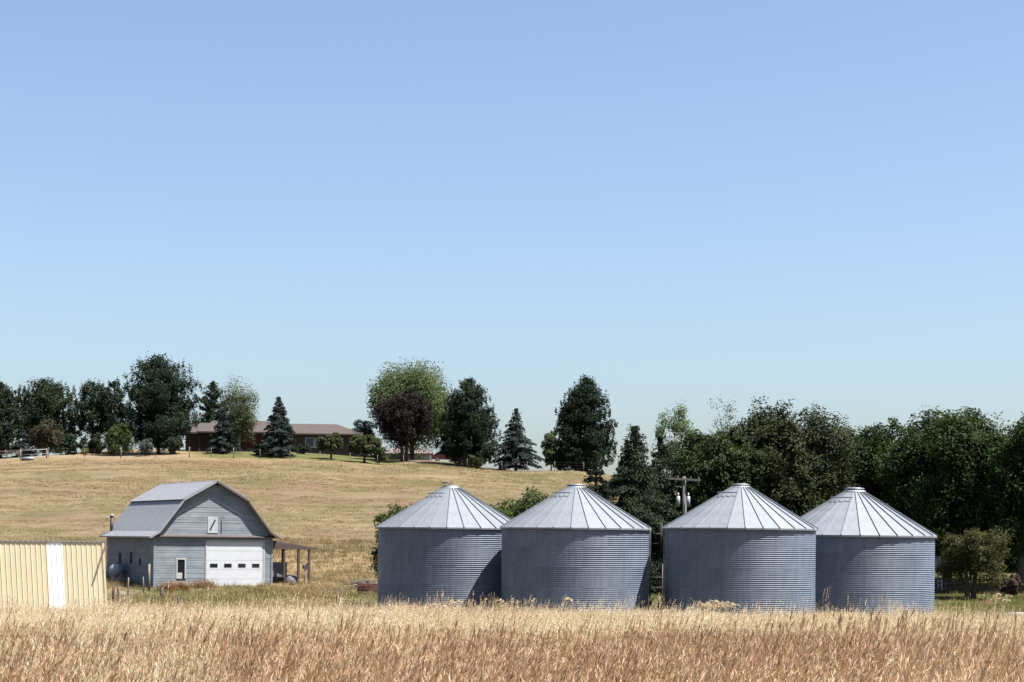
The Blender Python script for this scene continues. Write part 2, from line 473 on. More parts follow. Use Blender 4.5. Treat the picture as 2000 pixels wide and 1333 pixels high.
def ladder(parent, az, r=BR + 0.12, z0=0.4, z1=BH + 0.3, cage=False):
    root = MB()
    ca, sa = math.cos(az), math.sin(az)
    def w(rad, t, z): return (rad * ca - t * sa, rad * sa + t * ca, z)
    root.tube([w(r, -0.2, z0), w(r, -0.2, z1), w(r - 0.3, -0.2, z1 + 0.35)], 0.025, 6)
    root.tube([w(r, 0.2, z0), w(r, 0.2, z1), w(r - 0.3, 0.2, z1 + 0.35)], 0.025, 6)
    o = root.build('ladder', M['grey_metal'], parent)
    rm = MB().tube([(0, -0.2, 0), (0, 0.2, 0)], 0.016, 6).mesh('rung', M['grey_metal'])
    z = z0 + 0.1
    while z < z1:
        link('rung', rm, o, (r * ca, r * sa, z), (0, 0, az)); z += 0.3
    if cage:
        cm = MB().tube([(0, -0.2, 0), (0.35, -0.36, 0), (0.62, -0.2, 0), (0.66, 0, 0), (0.62, 0.2, 0), (0.35, 0.36, 0), (0, 0.2, 0)], 0.02, 6).mesh('cage_hoop', M['black_metal'])
        for zz in np.linspace(BH - 1.4, BH + 0.25, 4):
            link('cage_hoop', cm, o, (r * ca, r * sa, float(zz)), (0, 0, az))
        st = MB()
        for (rr, tt) in ((0.62, -0.2), (0.66, 0), (0.62, 0.2)):
            st.tube([w(r + rr, tt, BH - 1.42), w(r + rr, tt, BH + 0.3)], 0.014, 5)
        st.build('cage_bar', M['black_metal'], o)
    return o

BINS = []
def make_bin(px, eave_py, d, scale, label, phase, dark_cap=False, lid_tilt=0.0):
    e = P(px, eave_py, d)
    base = tz(e.x, e.y) - 0.05
    root = empty('grain_bin', (e.x, e.y, base), phase, label, 'grain bin', 'round corrugated steel grain bins in a row')
    h = e.z - base
    root.scale = (scale, scale, h / BH)
    BINS.append((e.x, e.y, BR * scale))
    for k in range(RINGS):
        ring = empty('wall_ring'); ring.parent = root; ring.location = (0, 0, k * PER * PITCH); ring.rotation_euler = (0, 0, (0.35 if k % 2 else 0.0) - 1.9)
        for q in range(SHEETS):
            an = 2 * math.pi * q / SHEETS
            link('wall_sheet', BM_['sheet'], ring, None, (0, 0, an))
    zs = scale / (h / BH)
    for k in range(28):
        an = 2 * math.pi * k / 28
        link('roof_panel', BM_['panel'], root, (0, 0, BH), (0, 0, an), (1, 1, zs))
        link('roof_rib', BM_['rib'], root, (0, 0, BH), (0, 0, an + math.pi / 28), (1, 1, zs))
    c = link('cap', BM_['collar'], root, (0, 0, BH), None, (1, 1, zs))
    if dark_cap:
        c.data = c.data.copy(); c.data.materials[0] = M['grey_metal']; c.scale = (1.05, 1.05, zs * 1.06); c.location.z = BH - 0.13
    l_ = link('lid', BM_['lid'], c)
    if lid_tilt:
        l_.location = (-0.22, 0, 0.12 + 2.33 * (1 - math.cos(lid_tilt)) ); l_.rotation_euler = (0, 0, 0)
        l_.data = l_.data.copy(); l_.data.materials[0] = M['black_metal']; l_.scale = (0.7, 0.7, 1.0)
    link('roof_step', BM_['band'], root, (0, 0, BH), (0, 0, -phase), (1, 1, zs))
    link('footing', BM_['foot'], root)
    return root

b1 = make_bin(880, 1029.5, 105.5, 1.035, 'corrugated grain bin farthest left, partly behind its neighbour, planks lying beside it', 0.10, lid_tilt=0.15)
b2 = make_bin(1124, 1030, 100.0, 1.00, 'corrugated grain bin second from left, casting a curved shadow on the one beside it', 0.02)
b3 = make_bin(1446, 1030.5, 98.6, 1.00, 'corrugated grain bin just in front of the utility pole with transformers', 0.05)
b4 = make_bin(1668, 1044, 104.0, 1.115, 'broad corrugated grain bin farthest right, in front of the dark shade trees', 0.00, dark_cap=True)
ladder(b2, 0.05, z1=BH - 0.15, cage=True)
ladder(b3, math.pi + 0.05, z1=BH - 0.2)

# ------------------------------------------------------------------ gambrel barn
TH = math.radians(30.0)
BW, BL = 10.57, 13.0
cpos = P(300, 1160, 150)
barn = empty('gambrel_barn', (cpos.x, cpos.y, tz(cpos.x, cpos.y) - 0.05), TH, 'weathered grey gambrel barn with white overhead door and metal roof', 'barn')
EV = 4.40                       # wall top
CX = BW / 2
KN = (2.87, 7.50); PK = 9.10; LO = (4.98, 4.80); FL = (5.78, 4.34)
def gable_half(z):
    if z <= EV: return CX
    if z < KN[1]: return LO[0] + 0.05 + (KN[0] - LO[0]) * (z - LO[1]) / (KN[1] - LO[1]) - 0.02
    return KN[0] * (PK - z) / (PK - KN[1]) - 0.02
# core box behind the siding so that no light leaks
core = MB()
core.prism_xz([(0.12, -0.4), (BW - 0.12, -0.4), (BW - 0.12, EV + 0.1), (CX + KN[0] - 0.15, KN[1] - 0.12), (CX, PK - 0.2), (CX - KN[0] + 0.15, KN[1] - 0.12), (0.12, EV + 0.1)], 0.10, BL - 0.1)
wallp = core.build('wall', M['siding'], barn)
BH_ = 0.215
GX0, GX1, GZ1 = 4.62, 9.75, 4.02        # overhead door opening
DX0, DX1, DZ0, DZ1 = 1.95, 2.78, 0.85, 2.55
rr_ = random.Random(3)
def board(x0, x1, z0, y=0.0, h=BH_ - 0.009, half0=None, half1=None):
    t = 0.035 + rr_.uniform(-0.006, 0.006)
    if half0 is None:
        prof = [(x0, z0), (x1, z0), (x1, z0 + h), (x0, z0 + h)]
    else:
        prof = [(CX - half0, z0), (CX + half0, z0), (CX + half1, z0 + h), (CX - half1, z0 + h)]
    mb = MB()
    n = len(prof)
    vs_ = [(x, -t - 0.010, z) if k < 2 else (x, -t, z) for k, (x, z) in enumerate(prof)] + [(x, 0.1, z) for x, z in prof]
    mb.add(vs_, [(0, 1, 2, 3), (1, 0, 4, 5), (2, 1, 5, 6), (3, 2, 6, 7), (0, 3, 7, 4)])
    return mb.build('board', M['siding'], barn)
z = -0.2
while z + BH_ < EV - 0.02:
    zt = z + BH_
    spans = [(0.0, BW)]
    if z < GZ1: spans = [(0.0, GX0 - 0.12), (GX1 + 0.12, BW)]
    out_ = []
    for a, b in spans:
        if zt > DZ0 and z < DZ1 and a < DX0 < b: out_ += [(a, DX0), (DX1, b)]
        else: out_.append((a, b))
    for a, b in out_: board(a, b, z)
    z += BH_
while z + BH_ < PK - 0.25:
    h0 = min(gable_half(z), gable_half(max(z, EV + 0.01))); h1 = gable_half(z + BH_)
    if h0 > 0.12: board(0, 0, z, half0=h0, half1=max(h1, 0.02))
    z += BH_
# left wall boards
z = -0.2
while z + BH_ < EV:
    t = 0.03 + rr_.uniform(-0.006, 0.006)
    mb = MB().box((-t, 0.03, z), (0.1, BL, z + BH_ - 0.016))
    mb.build('board', M['siding'], barn)
    z += BH_
# corner boards, pent strip
MB().box((-0.07, -0.10, -0.3), (0.09, 0.02, EV)).build('corner_board', M['siding'], barn)
MB().box((BW - 0.09, -0.10, -0.3), (BW + 0.05, 0.02, EV)).build('corner_board', M['siding'], barn)
MB().prism_yz([(-0.34, EV - 0.06), (-0.34, EV + 0.02), (-0.03, EV + 0.16), (-0.03, EV - 0.10)], -0.25, BW + 0.2).build('pent_strip', M['brown_trim'], barn)
# overhead door
od = MB().box((GX0 - 0.12, -0.085, -0.1), (GX0, 0.02, GZ1 + 0.12)).box((GX1, -0.085, -0.1), (GX1 + 0.14, 0.02, GZ1 + 0.12)).box((GX0, -0.087, GZ1), (GX1, 0.02, GZ1 + 0.14)).build('overhead_door', M['white_dirty'], barn)
hs_ = [0.0, 0.80, 1.60, 2.40, 3.2, GZ1 - 0.01]
for k in range(5):
    za, zb = hs_[k] + 0.008, hs_[k + 1] - 0.008
    MB().box((GX0 + 0.01, -0.05 + 0.004 * (k % 2), za), (GX1 - 0.01, 0.06, zb)).build('section', M['white_paint'], od)
for k in range(4):
    x = GX0 + 0.30 + k * 1.27
    MB().box((x, -0.062, 1.78), (x + 0.68, 0.05, 2.12)).build('pane', M['dark_glass'], od)
    MB().box((x - 0.05, -0.055, 1.73), (x + 0.73, 0.045, 2.17)).build('pane_frame', M['white_paint'], od)
# small window with its white frame and open dark inside
wd = MB().box((DX0 - 0.02, -0.075, DZ0), (DX0 + 0.10, 0.05, DZ1)).box((DX1 - 0.10, -0.075, DZ0), (DX1 + 0.02, 0.05, DZ1)).box((DX0 - 0.05, -0.078, DZ1 - 0.10), (DX1 + 0.05, 0.05, DZ1 + 0.03)).build('window', M['white_dirty'], barn)
MB().box((DX0 + 0.1, 0.0, DZ0), (DX1 - 0.1, 0.06, DZ1 - 0.1)).build('pane', M['dark_glass'], wd)
MB().box((DX0 + 0.10, -0.03, DZ0), (DX1 - 0.3, -0.005, DZ0 + 0.5)).build('board', M['white_dirty'], wd)
MB().box((CX - 0.47, -0.04, DZ0 + 0.9), (CX - 0.46, -0.03, DZ0 + 0.91)).build('hook', M['black_metal'], barn)
# hay door
hd = MB().box((CX - 0.62, -0.085, 4.72), (CX + 0.28, -0.03, 6.12)).build('hay_door', M['hay_door'], barn)
m_ = Matrix.Translation((CX - 0.17, 0, 5.42)) @ Matrix.Rotation(math.radians(28), 4, 'Y')
MB().box((-0.07, -0.115, -0.48), (0.07, -0.09, 0.48), m_).build('slash_board', M['black_metal'], hd)
MB().tube([(CX + 0.62, -0.06, 4.7), (CX + 0.62, -0.07, 5.7), (CX + 0.8, -0.07, 6.2)], 0.03, 6).build('cable', M['wood_dark'], barn)
MB().box((CX - 0.9, -0.09, 6.22), (CX + 0.75, -0.035, 6.36)).build('door_track', M['siding'], barn) if False else None
# left wall windows
for (y0, y1, z0, z1) in ((3.2, 3.7, 1.9, 2.5), (5.6, 6.2, 2.0, 3.0), (8.6, 9.3, 1.9, 2.9)):
    w = MB().box((-0.07, y0 - 0.1, z0 - 0.1), (0.0, y1 + 0.1, z1 + 0.1)).build('window', M['siding'], barn)
    MB().box((-0.085, y0, z0), (-0.02, y1, z1)).build('pane', M['dark_void'], w)
# roof slopes, sheet by sheet
OVF, OVB = 0.54, 0.5
def slope_sheet(a, b, thick, lift):
    """sheet running from a to b in the barn's cross-section, one metre wide"""
    (x0, z0), (x1, z1) = a, b
    dx, dz = x1 - x0, z1 - z0
    l = math.hypot(dx, dz); nx_, nz_ = -dz / l, dx / l
    if nz_ < 0: nx_, nz_ = -nx_, -nz_
    q = [(x0 + nx_ * lift, z0 + nz_ * lift), (x1 + nx_ * lift, z1 + nz_ * lift), (x1 + nx_ * (lift - thick), z1 + nz_ * (lift - thick)), (x0 + nx_ * (lift - thick), z0 + nz_ * (lift - thick))]
    mb = MB().prism_xz(q, 0, 0.985)
    rq = [(x0 + nx_ * (lift + 0.022), z0 + nz_ * (lift + 0.022)), (x1 + nx_ * (lift + 0.022), z1 + nz_ * (lift + 0.022)), (x1 + nx_ * (lift - 0.01), z1 + nz_ * (lift - 0.01)), (x0 + nx_ * (lift - 0.01), z0 + nz_ * (lift - 0.01))]
    mb.prism_xz(rq, 0.01, 0.035)
    return mb.mesh('roof_sheet', M['barn_roof'])
roof = MB().box((CX - 0.16, -OVF - 0.02, PK + 0.03), (CX + 0.16, BL + OVB, PK + 0.075)).build('roof', M['barn_roof'], barn)
nsh = int(round(BL + OVF + OVB))
for sgn in (-1, 1):
    segs = [((CX + sgn * (KN[0] + 0.16), KN[1] - 0.06), (CX, PK), 0.07), ((CX + sgn * LO[0], LO[1]), (CX + sgn * KN[0], KN[1]), 0.0), ((CX + sgn * FL[0], FL[1]), (CX + sgn * LO[0], LO[1]), 0.0)]
    for a, b, up in segs:
        me = slope_sheet(a, b, 0.05, up + 0.05)
        for k in range(nsh):
            link('roof_sheet', me, roof, (0, -OVF + k * 1.0, 0))
    # rake boards along the front edge
    for a, b in (((CX + sgn * (KN[0] + 0.1), KN[1] - 0.02), (CX + sgn * 0.02, PK + 0.02)), ((CX + sgn * LO[0], LO[1]), (CX + sgn * KN[0], KN[1])), ((CX + sgn * FL[0], FL[1]), (CX + sgn * LO[0], LO[1]))):
        (x0, z0), (x1, z1) = a, b
        MB().prism_xz([(x0, z0 - 0.12), (x1, z1 - 0.12), (x1, z1 + 0.06), (x0, z0 + 0.06)] if sgn < 0 else [(x1, z1 - 0.12), (x0, z0 - 0.12), (x0, z0 + 0.06), (x1, z1 + 0.06)], -OVF - 0.05, -OVF - 0.004).build('rake_board', M['brown_trim'] if sgn > 0 else M['grey_metal'], roof)
# left eave gutter and stove pipe
MB().box((CX - FL[0] - 0.10, -OVF, FL[1] - 0.06), (CX - FL[0] - 0.02, BL + OVB, FL[1] + 0.05)).build('gutter', M['grey_metal'], roof)
sp = MB().tube([(0.30, BL - 0.4, 4.3), (0.30, BL - 0.4, 6.15)], 0.15, 10).build('stove_pipe', M['black_metal'], roof)
MB().tube([(0.30, BL - 0.4, 6.15), (0.30, BL - 0.4, 6.3)], 0.21, 10).build('pipe_cap', M['grey_metal'], sp)
# lean-to along the right wall
lt = MB()
LX1 = BW + 4.35
lt.prism_xz([(BW + 0.1, EV - 0.42), (LX1, EV - 1.02), (LX1, EV - 0.92), (BW + 0.1, EV - 0.26)], 0.02, BL - 1.0)
lean = lt.build('lean_to_roof', M['brown_trim'], barn)
MB().prism_xz([(BW + 0.1, EV - 1.0), (LX1 - 0.5, EV - 1.06), (LX1 - 0.1, EV - 1.03), (BW + 0.1, EV - 0.43)], -0.02, 0.05).build('gable_panel', M['wood_brown'], lean)
MB().box((BW + 0.1, -0.03, EV - 0.30), (LX1 + 0.02, 0.017, EV - 0.2), Matrix.Identity(4)).build('edge_strip', M['grey_metal'], lean) if False else None
for (xx, yy) in ((BW + 2.55, 0.12), (BW + 3.55, 0.12), (BW + 2.35, 7.0), (BW + 3.95, 7.0), (BW + 1.2, 0.12)):
    MB().box((xx - 0.09, yy - 0.09, -0.6), (xx + 0.09, yy + 0.09, EV - 1.0)).build('post', M['wood_brown'], lean)

# things by the barn
def barn_pt(x, y):
    c, s = math.cos(TH), math.sin(TH)
    wx, wy = cpos.x + c * x - s * y, cpos.y + s * x + c * y
    return wx, wy, tz(wx, wy)
# propane tank
x, y, zg = barn_pt(-0.95, 7.4)
pt = empty('propane_tank', (x, y, zg), TH + math.radians(75), 'pale propane tank in the shade beside the barn wall', 'tank')
mb = MB(); n = 10
pr = [(-1.3, 0.02)] + [(-1.3 + 0.35 * (1 - math.cos(t)), 0.55 * math.sin(t)) for t in np.linspace(0.2, math.pi / 2, 5)] + [(0.95 + 0.35 * math.sin(t), 0.55 * math.cos(t)) for t in np.linspace(0, math.pi / 2 - 0.2, 5)] + [(1.3, 0.02)]
mb.tube([(a, 0, 1.0) for a, r in pr], [r for a, r in pr], 18).build('tank_body', M['tank_blue'], pt)
for xx in (-0.7, 0.6): MB().box((xx, -0.4, -0.1), (xx + 0.18, 0.4, 0.55)).build('cradle', M['concrete'], pt)
MB().lathe([(0.16, 1.5), (0.16, 1.7), (0.0, 1.72)], 14).build('valve_dome', M['tank_white'], pt)
# trailer under the lean-to
x, y, zg = barn_pt(BW + 1.05, 0.9)
tr = empty('utility_trailer', (x, y, zg), TH + 0.15, 'grey box trailer parked under the edge of the lean-to', 'trailer')
MB().box((-0.75, -0.1, 0.55), (0.75, 2.6, 1.75)).build('box_body', M['tarp'], tr)
MB().box((-0.8, -0.14, 1.75), (0.8, 2.64, 1.82)).build('lid', M['grey_metal'], tr)
MB().box((-0.6, -0.05, 0.42), (0.6, 2.5, 0.549)).build('chassis', M['black_metal'], tr)
wm = MB().tube([(-0.11, 0, 0), (0.11, 0, 0)], 0.34, 16).mesh('wheel', M['rubber'])
for xx in (-0.82, 0.82):
    w = link('wheel', wm, tr, (xx, 1.0, 0.32)); MB().tube([(-0.12, 0, 0), (0.12, 0, 0)], 0.15, 12).build('rim', M['grey_metal'], w)
MB().tube([(0, -0.1, 0.5), (0, -1.1, 0.45)], 0.05, 6).build('drawbar', M['black_metal'], tr)
# covered heap
x, y, zg = barn_pt(BW + 2.2, 0.8)
hp = MB(); rr2 = random.Random(5)
prof = [(0.75, -0.1), (0.72, 0.2), (0.55, 0.5), (0.3, 0.66), (0.0, 0.7)]
hp.lathe(prof, 14)
hp.v = [(a * (1 + rr2.uniform(-.15, .15)), b * 0.8 * (1 + rr2.uniform(-.15, .15)), c * (1 + rr2.uniform(-.12, .12))) for a, b, c in hp.v]
tag(hp.build('covered_heap', M['tarp'], None, loc=(x, y, zg)), 'low grey covered heap at the foot of the lean-to post', 'heap')
# saddle-like bundle hung on the outermost post
x, y, zg = barn_pt(BW + 3.1, -0.1)
hb = empty('tool_bundle', (x, y, zg), TH, 'small dark bundle of tools hung near the outer lean-to post', 'tools')
MB().box((-0.2, -0.12, 1.25), (0.25, 0.1, 1.6)).build('bag', M['black_metal'], hb)
MB().tube([(0.1, 0, 1.55), (0.3, 0, 1.95)], 0.05, 6).build('handle', M['wood_brown'], hb)
MB().tube([(-0.1, 0, 0), (0.0, 0, 1.3)], 0.05, 6).build('pole', M['wood_grey'], hb)

# rust red beams stacked left of the first bin, with a brush heap
g = ground_at(722, 141)
k = 0
for row in range(3):
    for col in range(3 - (row == 2)):
        me = MB().box((-1.6, -0.11, 0), (1.6, 0.11, 0.19)).mesh('timber_beam', M['wood_rust'])
        o = link('timber_beam', me, None, (g.x + 0.6 + 0.05 * ((k * 7) % 5), g.y + col * 0.26, g.z + 0.28 + row * 0.225), (0, 0, 0.03 * ((k * 3) % 4 - 1.5)))
        tag(o, 'rust red beam in the low stack beside the leftmost grain bin', 'beam', 'rust red beams stacked by the leftmost bin'); k += 1
for xx in (-0.7, 1.5):
    o = MB().box((-0.1, -0.2, -0.1), (0.1, 0.8, 0.27)).build('bearer_block', M['wood_dark'], None, loc=(g.x + xx, g.y, g.z))
    tag(o, 'dark block under the left end of the rust red beams' if xx < 0 else 'dark block under the right end of the rust red beams', 'block')
g = ground_at(712, 147)
bp = MB(); r3 = random.Random(9)
for i in range(130):
    a = r3.uniform(0, 6.28); e_ = r3.uniform(-0.1, 0.7); l = r3.uniform(0.5, 1.3)
    p0 = Vector((r3.gauss(0, 0.6), r3.gauss(0, 0.35), r3.uniform(0.0, 0.75)))
    bp.tube([p0, p0 + Vector((math.cos(a) * l, math.sin(a) * l * 0.5, e_ * l * 0.4))], [0.03, 0.012], 4)
tag(bp.build('brush_heap', M['wood_grey'], None, loc=(g.x, g.y, g.z + 0.2)), 'heap of grey cut brush behind the rust red beams', 'brush heap')

# loose posts by the barn
def post(px, d, h, r, label, lean=0.0, mat='wood_grey'):
    g = ground_at(px, d)
    o = MB().tube([(0, 0, -0.3), (0, 0, h * 0.5), (lean * h, 0, h)], [r, r * 0.95, r * 0.9], 8).build('fence_post', M[mat], None, loc=g)
    return tag(o, label, 'post', 'wooden posts round the barn yard')
post(291, 148, 2.2, 0.10, 'tall pale wooden post at the near corner of the barn')
post(221, 128, 1.15, 0.09, 'brown stub post next to the yellow shed, left of two', 0.03, 'wood_brown')
post(230, 128, 1.2, 0.08, 'brown stub post next to the yellow shed, right of two', 0.0, 'wood_brown')
post(316, 131, 0.95, 0.12, 'short dark stump post in the grass before the barn', 0.0, 'wood_dark')
post(348, 118, 0.75, 0.07, 'thin low dark post at the edge of the tall grass', 0.0, 'wood_dark')
post(657, 128, 1.1, 0.06, 'thin dark post standing in the green patch left of the bins', 0.0, 'wood_dark')
post(250, 143, 1.4, 0.05, 'thin pale stake in the shade before the barn side wall', 0.02)
post(280, 146, 1.3, 0.05, 'thin pale stake nearest the barn corner, in shade', -0.02)

# ------------------------------------------------------------------ yellow shed
sd = 92.0
s0 = P(-160, 1060, sd); s1 = P(206, 1060, sd)
SW = s1.x - s0.x; top = s1.z - tz(s1.x, sd)
ST = math.radians(20.0)
SW = (s1.x - s0.x) / math.cos(ST)
shed = empty('metal_shed', (s1.x - SW * math.cos(ST), sd - SW * math.sin(ST), tz(s1.x, sd) - 0.05), ST, 'low cream yellow ribbed metal shed with a white strip', 'shed')
SH = top + 0.05
lean_k = -0.063
def shear(mb):
    mb.v = [(a + lean_k * (c - SH), b, c) for a, b, c in mb.v]
    return mb
RIB = 0.2365 / math.cos(ST)
def sheet(x0, n, mat):
    """ribbed wall sheet of n ribs starting at x0"""
    prof = []
    for k in range(n):
        b = x0 + k * RIB
        prof += [(b, 0.0), (b + RIB * 0.72, 0.0), (b + RIB * 0.80, -0.02), (b + RIB * 0.91, -0.02), (b + RIB * 0.985, 0.0)]
    prof.append((x0 + n * RIB - 0.002, 0.0))
    mb = MB(); m = len(prof)
    ny_ = 6
    vs_ = []
    for j in range(ny_ + 1):
        z_ = -0.2 + (SH + 0.2) * j / ny_
        vs_ += [(a, b, z_) for a, b in prof]
    fs_ = [(j * m + i, j * m + i + 1, (j + 1) * m + i + 1, (j + 1) * m + i) for j in range(ny_) for i in range(m - 1)]
    mb.add(vs_, fs_)
    return shear(mb).build('wall_sheet', mat, shed)
# white strip is centred on picture column 110
xw = SW - (s1.x - P(101, 1060, sd).x) / math.cos(ST)
x = xw - RIB * 4 * 10
while x < SW - 0.05:
    if abs(x - xw) < 0.01:
        sheet(x, 3, M['shed_white']); x += RIB * 3; continue
    n = min(4, int((SW - x) / RIB))
    if n < 1: break
    if x > -0.1: sheet(x, n, M['shed_yellow'])
    x += RIB * n
xr = x
shear(MB().box((xr - 0.01, -0.04, -0.2), (xr + 0.09, 0.05, SH - 0.02))).build('corner_trim', M['shed_yellow'], shed)
shear(MB().box((xr + 0.0, 0.051, -0.2), (xr + 0.06, 7.0, SH - 0.45))).build('side_wall', M['shed_yellow'], shed)
shear(MB().box((0, 6.95, -0.2), (xr, 7.0, SH - 0.46))).build('back_wall', M['shed_yellow'], shed)
rf = MB(); m = int(SW / RIB) + 2; prof = []
rf.prism_yz([(-0.05, SH + 0.0), (7.2, SH - 0.55), (7.2, SH - 0.50), (-0.05, SH + 0.045)], -0.2, xr + 0.22)
rfo = rf.build('roof', M['grey_metal'], shed)
cm = MB().box((-0.03, -0.07, SH + 0.03), (0.03, 0.3, SH + 0.085)).mesh('roof_crimp', M['grey_metal'])
k = 0.0
while k < xr + 0.2:
    link('roof_crimp', cm, rfo, (k, 0, 0)); k += RIB
# thin grey diagonal strip laid across the right end of the wall
def wall_pt(px, py):
    r = P(px, py, 1.0) - Vector((0, 0, EYE)); r.z = P(px, py, 1.0).z - EYE
    o_ = Vector(shed.location); n_ = Vector((math.sin(ST), -math.cos(ST), 0))
    t = (o_ - Vector((0, 0, EYE))).dot(n_) / Vector((r.x, r.y, r.z)).dot(n_)
    w_ = Vector((r.x * t, r.y * t, EYE + r.z * t)) - o_
    c_, s_ = math.cos(ST), math.sin(ST)
    return Vector((w_.x * c_ + w_.y * s_, 0, w_.z))
a = wall_pt(205, 1068); b = wall_pt(182, 1138)
mid_ = (a + b) / 2; dv_ = a - b
m_ = Matrix.Translation((mid_.x, 0, mid_.z)) @ Matrix.Rotation(math.atan2(dv_.x, dv_.z), 4, 'Y')
MB().box((-0.035, -0.065, -dv_.length / 2), (0.035, -0.022, dv_.length / 2), m_).build('diagonal_strip', M['wood_grey'], shed)

# ------------------------------------------------------------------ utility pole
up = ground_at(1341, 124)
tp = P(1336, 934, 124)
pole = empty('utility_pole', up, 0.0, 'utility pole with one crossarm and two pale transformer cans', 'utility pole')
H = tp.z - up.z; lx = tp.x - up.x
MB().tube([(0, 0, -0.5), (lx * 0.5, 0, H * 0.5), (lx, 0, H + 0.1)], [0.17, 0.15, 0.12], 12).build('shaft', M['pole_wood'], pole)
ma = Matrix.Translation((lx, -0.2, H - 0.1)) @ Matrix.Rotation(math.radians(2.6), 4, 'Y')
ca_ = MB().box((-1.12, -0.07, -0.07), (1.12, 0.07, 0.07), ma).build('crossarm', M['pole_wood'], pole)
im = MB().lathe([(0.0, 0.0), (0.05, 0.0), (0.06, 0.1), (0.03, 0.12), (0.05, 0.2), (0.0, 0.22)], 10).mesh('insulator', M['wood_grey'])
for xx in (-1.0, -0.45, 0.45, 1.0): link('insulator', im, ca_, (lx + xx, -0.2, H - 0.03 - 0.045 * xx), None, (0.7, 0.7, 0.7))
for xx in (-0.42, 0.28):
    zc_ = P(1326, 990, 124).z - up.z
    t_ = MB().tube([(xx + lx, -0.35, zc_), (xx + lx, -0.35, zc_ + 0.72)], 0.125, 14).build('transformer', M['tank_white'], pole)
    MB().tube([(xx + lx, -0.35, zc_ + 0.722), (xx + lx, -0.35, zc_ + 0.95)], [0.06, 0.04], 8).build('bushing', M['concrete'], t_)

# ------------------------------------------------------------------ yard things between and behind the bins
g = ground_at(1283, 107)
pg = empty('pipe_gate', g, 0.0, 'thin dark pipe gate standing in the gap between the two middle bins', 'gate')
for xx in (-0.42, 0.30): MB().tube([(xx, 0, -0.3), (xx, 0, 3.4)], 0.035, 8).build('upright', M['black_metal'], pg)
for zz in (0.9, 2.0, 2.6): MB().tube([(-0.9, 0, zz), (0.9, 0, zz + 0.02)], 0.028, 8).build('rail', M['black_metal'], pg)
g = ground_at(1284, 103.5)
dh = empty('disc_harrow', g, 0.1, 'dark disc harrow parked between the two middle grain bins', 'implement')
MB().box((-1.2, -0.05, 0.75), (1.2, 0.05, 0.87)).box((-1.2, 1.0, 0.75), (1.2, 1.1, 0.87)).box((-0.06, -0.04, 0.76), (0.06, 1.06, 0.86)).build('frame', M['black_metal'], dh)
dm = MB().lathe([(0.0, -0.05), (0.2, -0.03), (0.36, 0.03), (0.37, 0.04)], 18).mesh('disc', M['black_metal'])
for r_ in (0, 1):
    for k in range(8):
        link('disc', dm, dh, (-1.05 + k * 0.3, r_ * 1.0, 0.34), (0, math.pi / 2, 0.3 - 0.6 * r_))
MB().tube([(0, 0, 0.8), (0.1, -0.2, 1.5)], 0.04, 6).build('lever', M['grey_metal'], dh)
MB().tube([(-0.5, 0.4, 0.8), (-0.2, 0.3, 1.45), (0.3, 0.3, 1.5), (0.5, 0.5, 0.85)], 0.05, 6).build('hitch_bar', M['black_metal'], dh)

g = ground_at(1826, 158)
ft = empty('fuel_tank', g, 0.15, 'pale blue fuel tank on white legs behind the rightmost grain bin', 'tank')
MB().tube([(-1.1, 0, 2.3), (-1.0, 0, 2.3), (0.55, 0, 2.3), (0.62, 0, 2.3)], [0.4, 0.72, 0.72, 0.45], 20).build('tank_body', M['tank_blue'], ft)
for xx in (-0.8, 0.45):
    for yy in (-0.4, 0.4): MB().box((xx - 0.06, yy - 0.06, -0.2), (xx + 0.06, yy + 0.06, 2.0)).build('leg', M['white_paint'], ft)
MB().box((-0.9, -0.5, 1.9), (0.55, 0.5, 1.98)).build('cradle', M['white_paint'], ft)

g0 = ground_at(1812, 155)
rfn = empty('rail_fence', g0, 0.02, 'dark wooden rail fence under the shade trees at right', 'fence')
for k in range(5): MB().box((k * 1.5 - 0.06, -0.06, -0.3), (k * 1.5 + 0.06, 0.06, 1.35)).build('post', M['wood_dark'], rfn)
for zz in (0.45, 0.85, 1.22): MB().box((-0.2, -0.1, zz), (6.3, -0.062, zz + 0.13)).build('rail', M['wood_dark'], rfn)
g = ground_at(1990, 99)
o = MB().prism_xz([(-0.55, -0.2), (0.9, -0.2), (0.9, 0.93), (-0.5, 0.90)], -0.4, 0.4).build('concrete_block', M['concrete'], None, loc=g)
tag(o, 'pale concrete block at the edge of the tall grass, far right', 'block')

# ------------------------------------------------------------------ hilltop house
hd_ = 266.0
hl = P(362, 880, hd_); hr = P(702, 880, hd_)
HW = hr.x - hl.x
hz = tz((hl.x + hr.x) / 2, hd_)
house = empty('ranch_house', (hl.x, hd_, hz - 0.1), 0.0, 'long low brown ranch house with hipped roof on the hilltop', 'house')
WH = 2.75
MB().box((0, 0, -1.0), (HW, 9, WH)).build('wall', M['house_wall'], house)
ov = 0.7
rp = MB()
def hip(mb, x0, x1, y0, y1, z0, rise, inset_l, inset_r):
    ym = (y0 + y1) / 2
    v = [(x0, y0, z0), (x1, y0, z0), (x1, y1, z0), (x0, y1, z0), (x0 + inset_l, ym, z0 + rise), (x1 - inset_r, ym, z0 + rise),
         (x0, y0, z0 - 0.16), (x1, y0, z0 - 0.16), (x1, y1, z0 - 0.16), (x0, y1, z0 - 0.16)]
    mb.add(v, [(0, 1, 5, 4), (1, 2, 5), (2, 3, 4, 5), (3, 0, 4), (6, 7, 1, 0), (7, 8, 2, 1), (8, 9, 3, 2), (9, 6, 0, 3), (9, 8, 7, 6)])
hip(rp, -ov, HW + ov, -ov, 9 + ov, WH + 0.05, 1.75, 1.5, 4.6)
hroof = rp.build('roof', M['house_roof'], house)
rp2 = MB(); hip(rp2, 2.0, 15.5, -2.2, 9.5, WH + 0.12, 2.0, 1.5, 4.0); rp2.build('roof_wing', M['house_roof'], hroof)
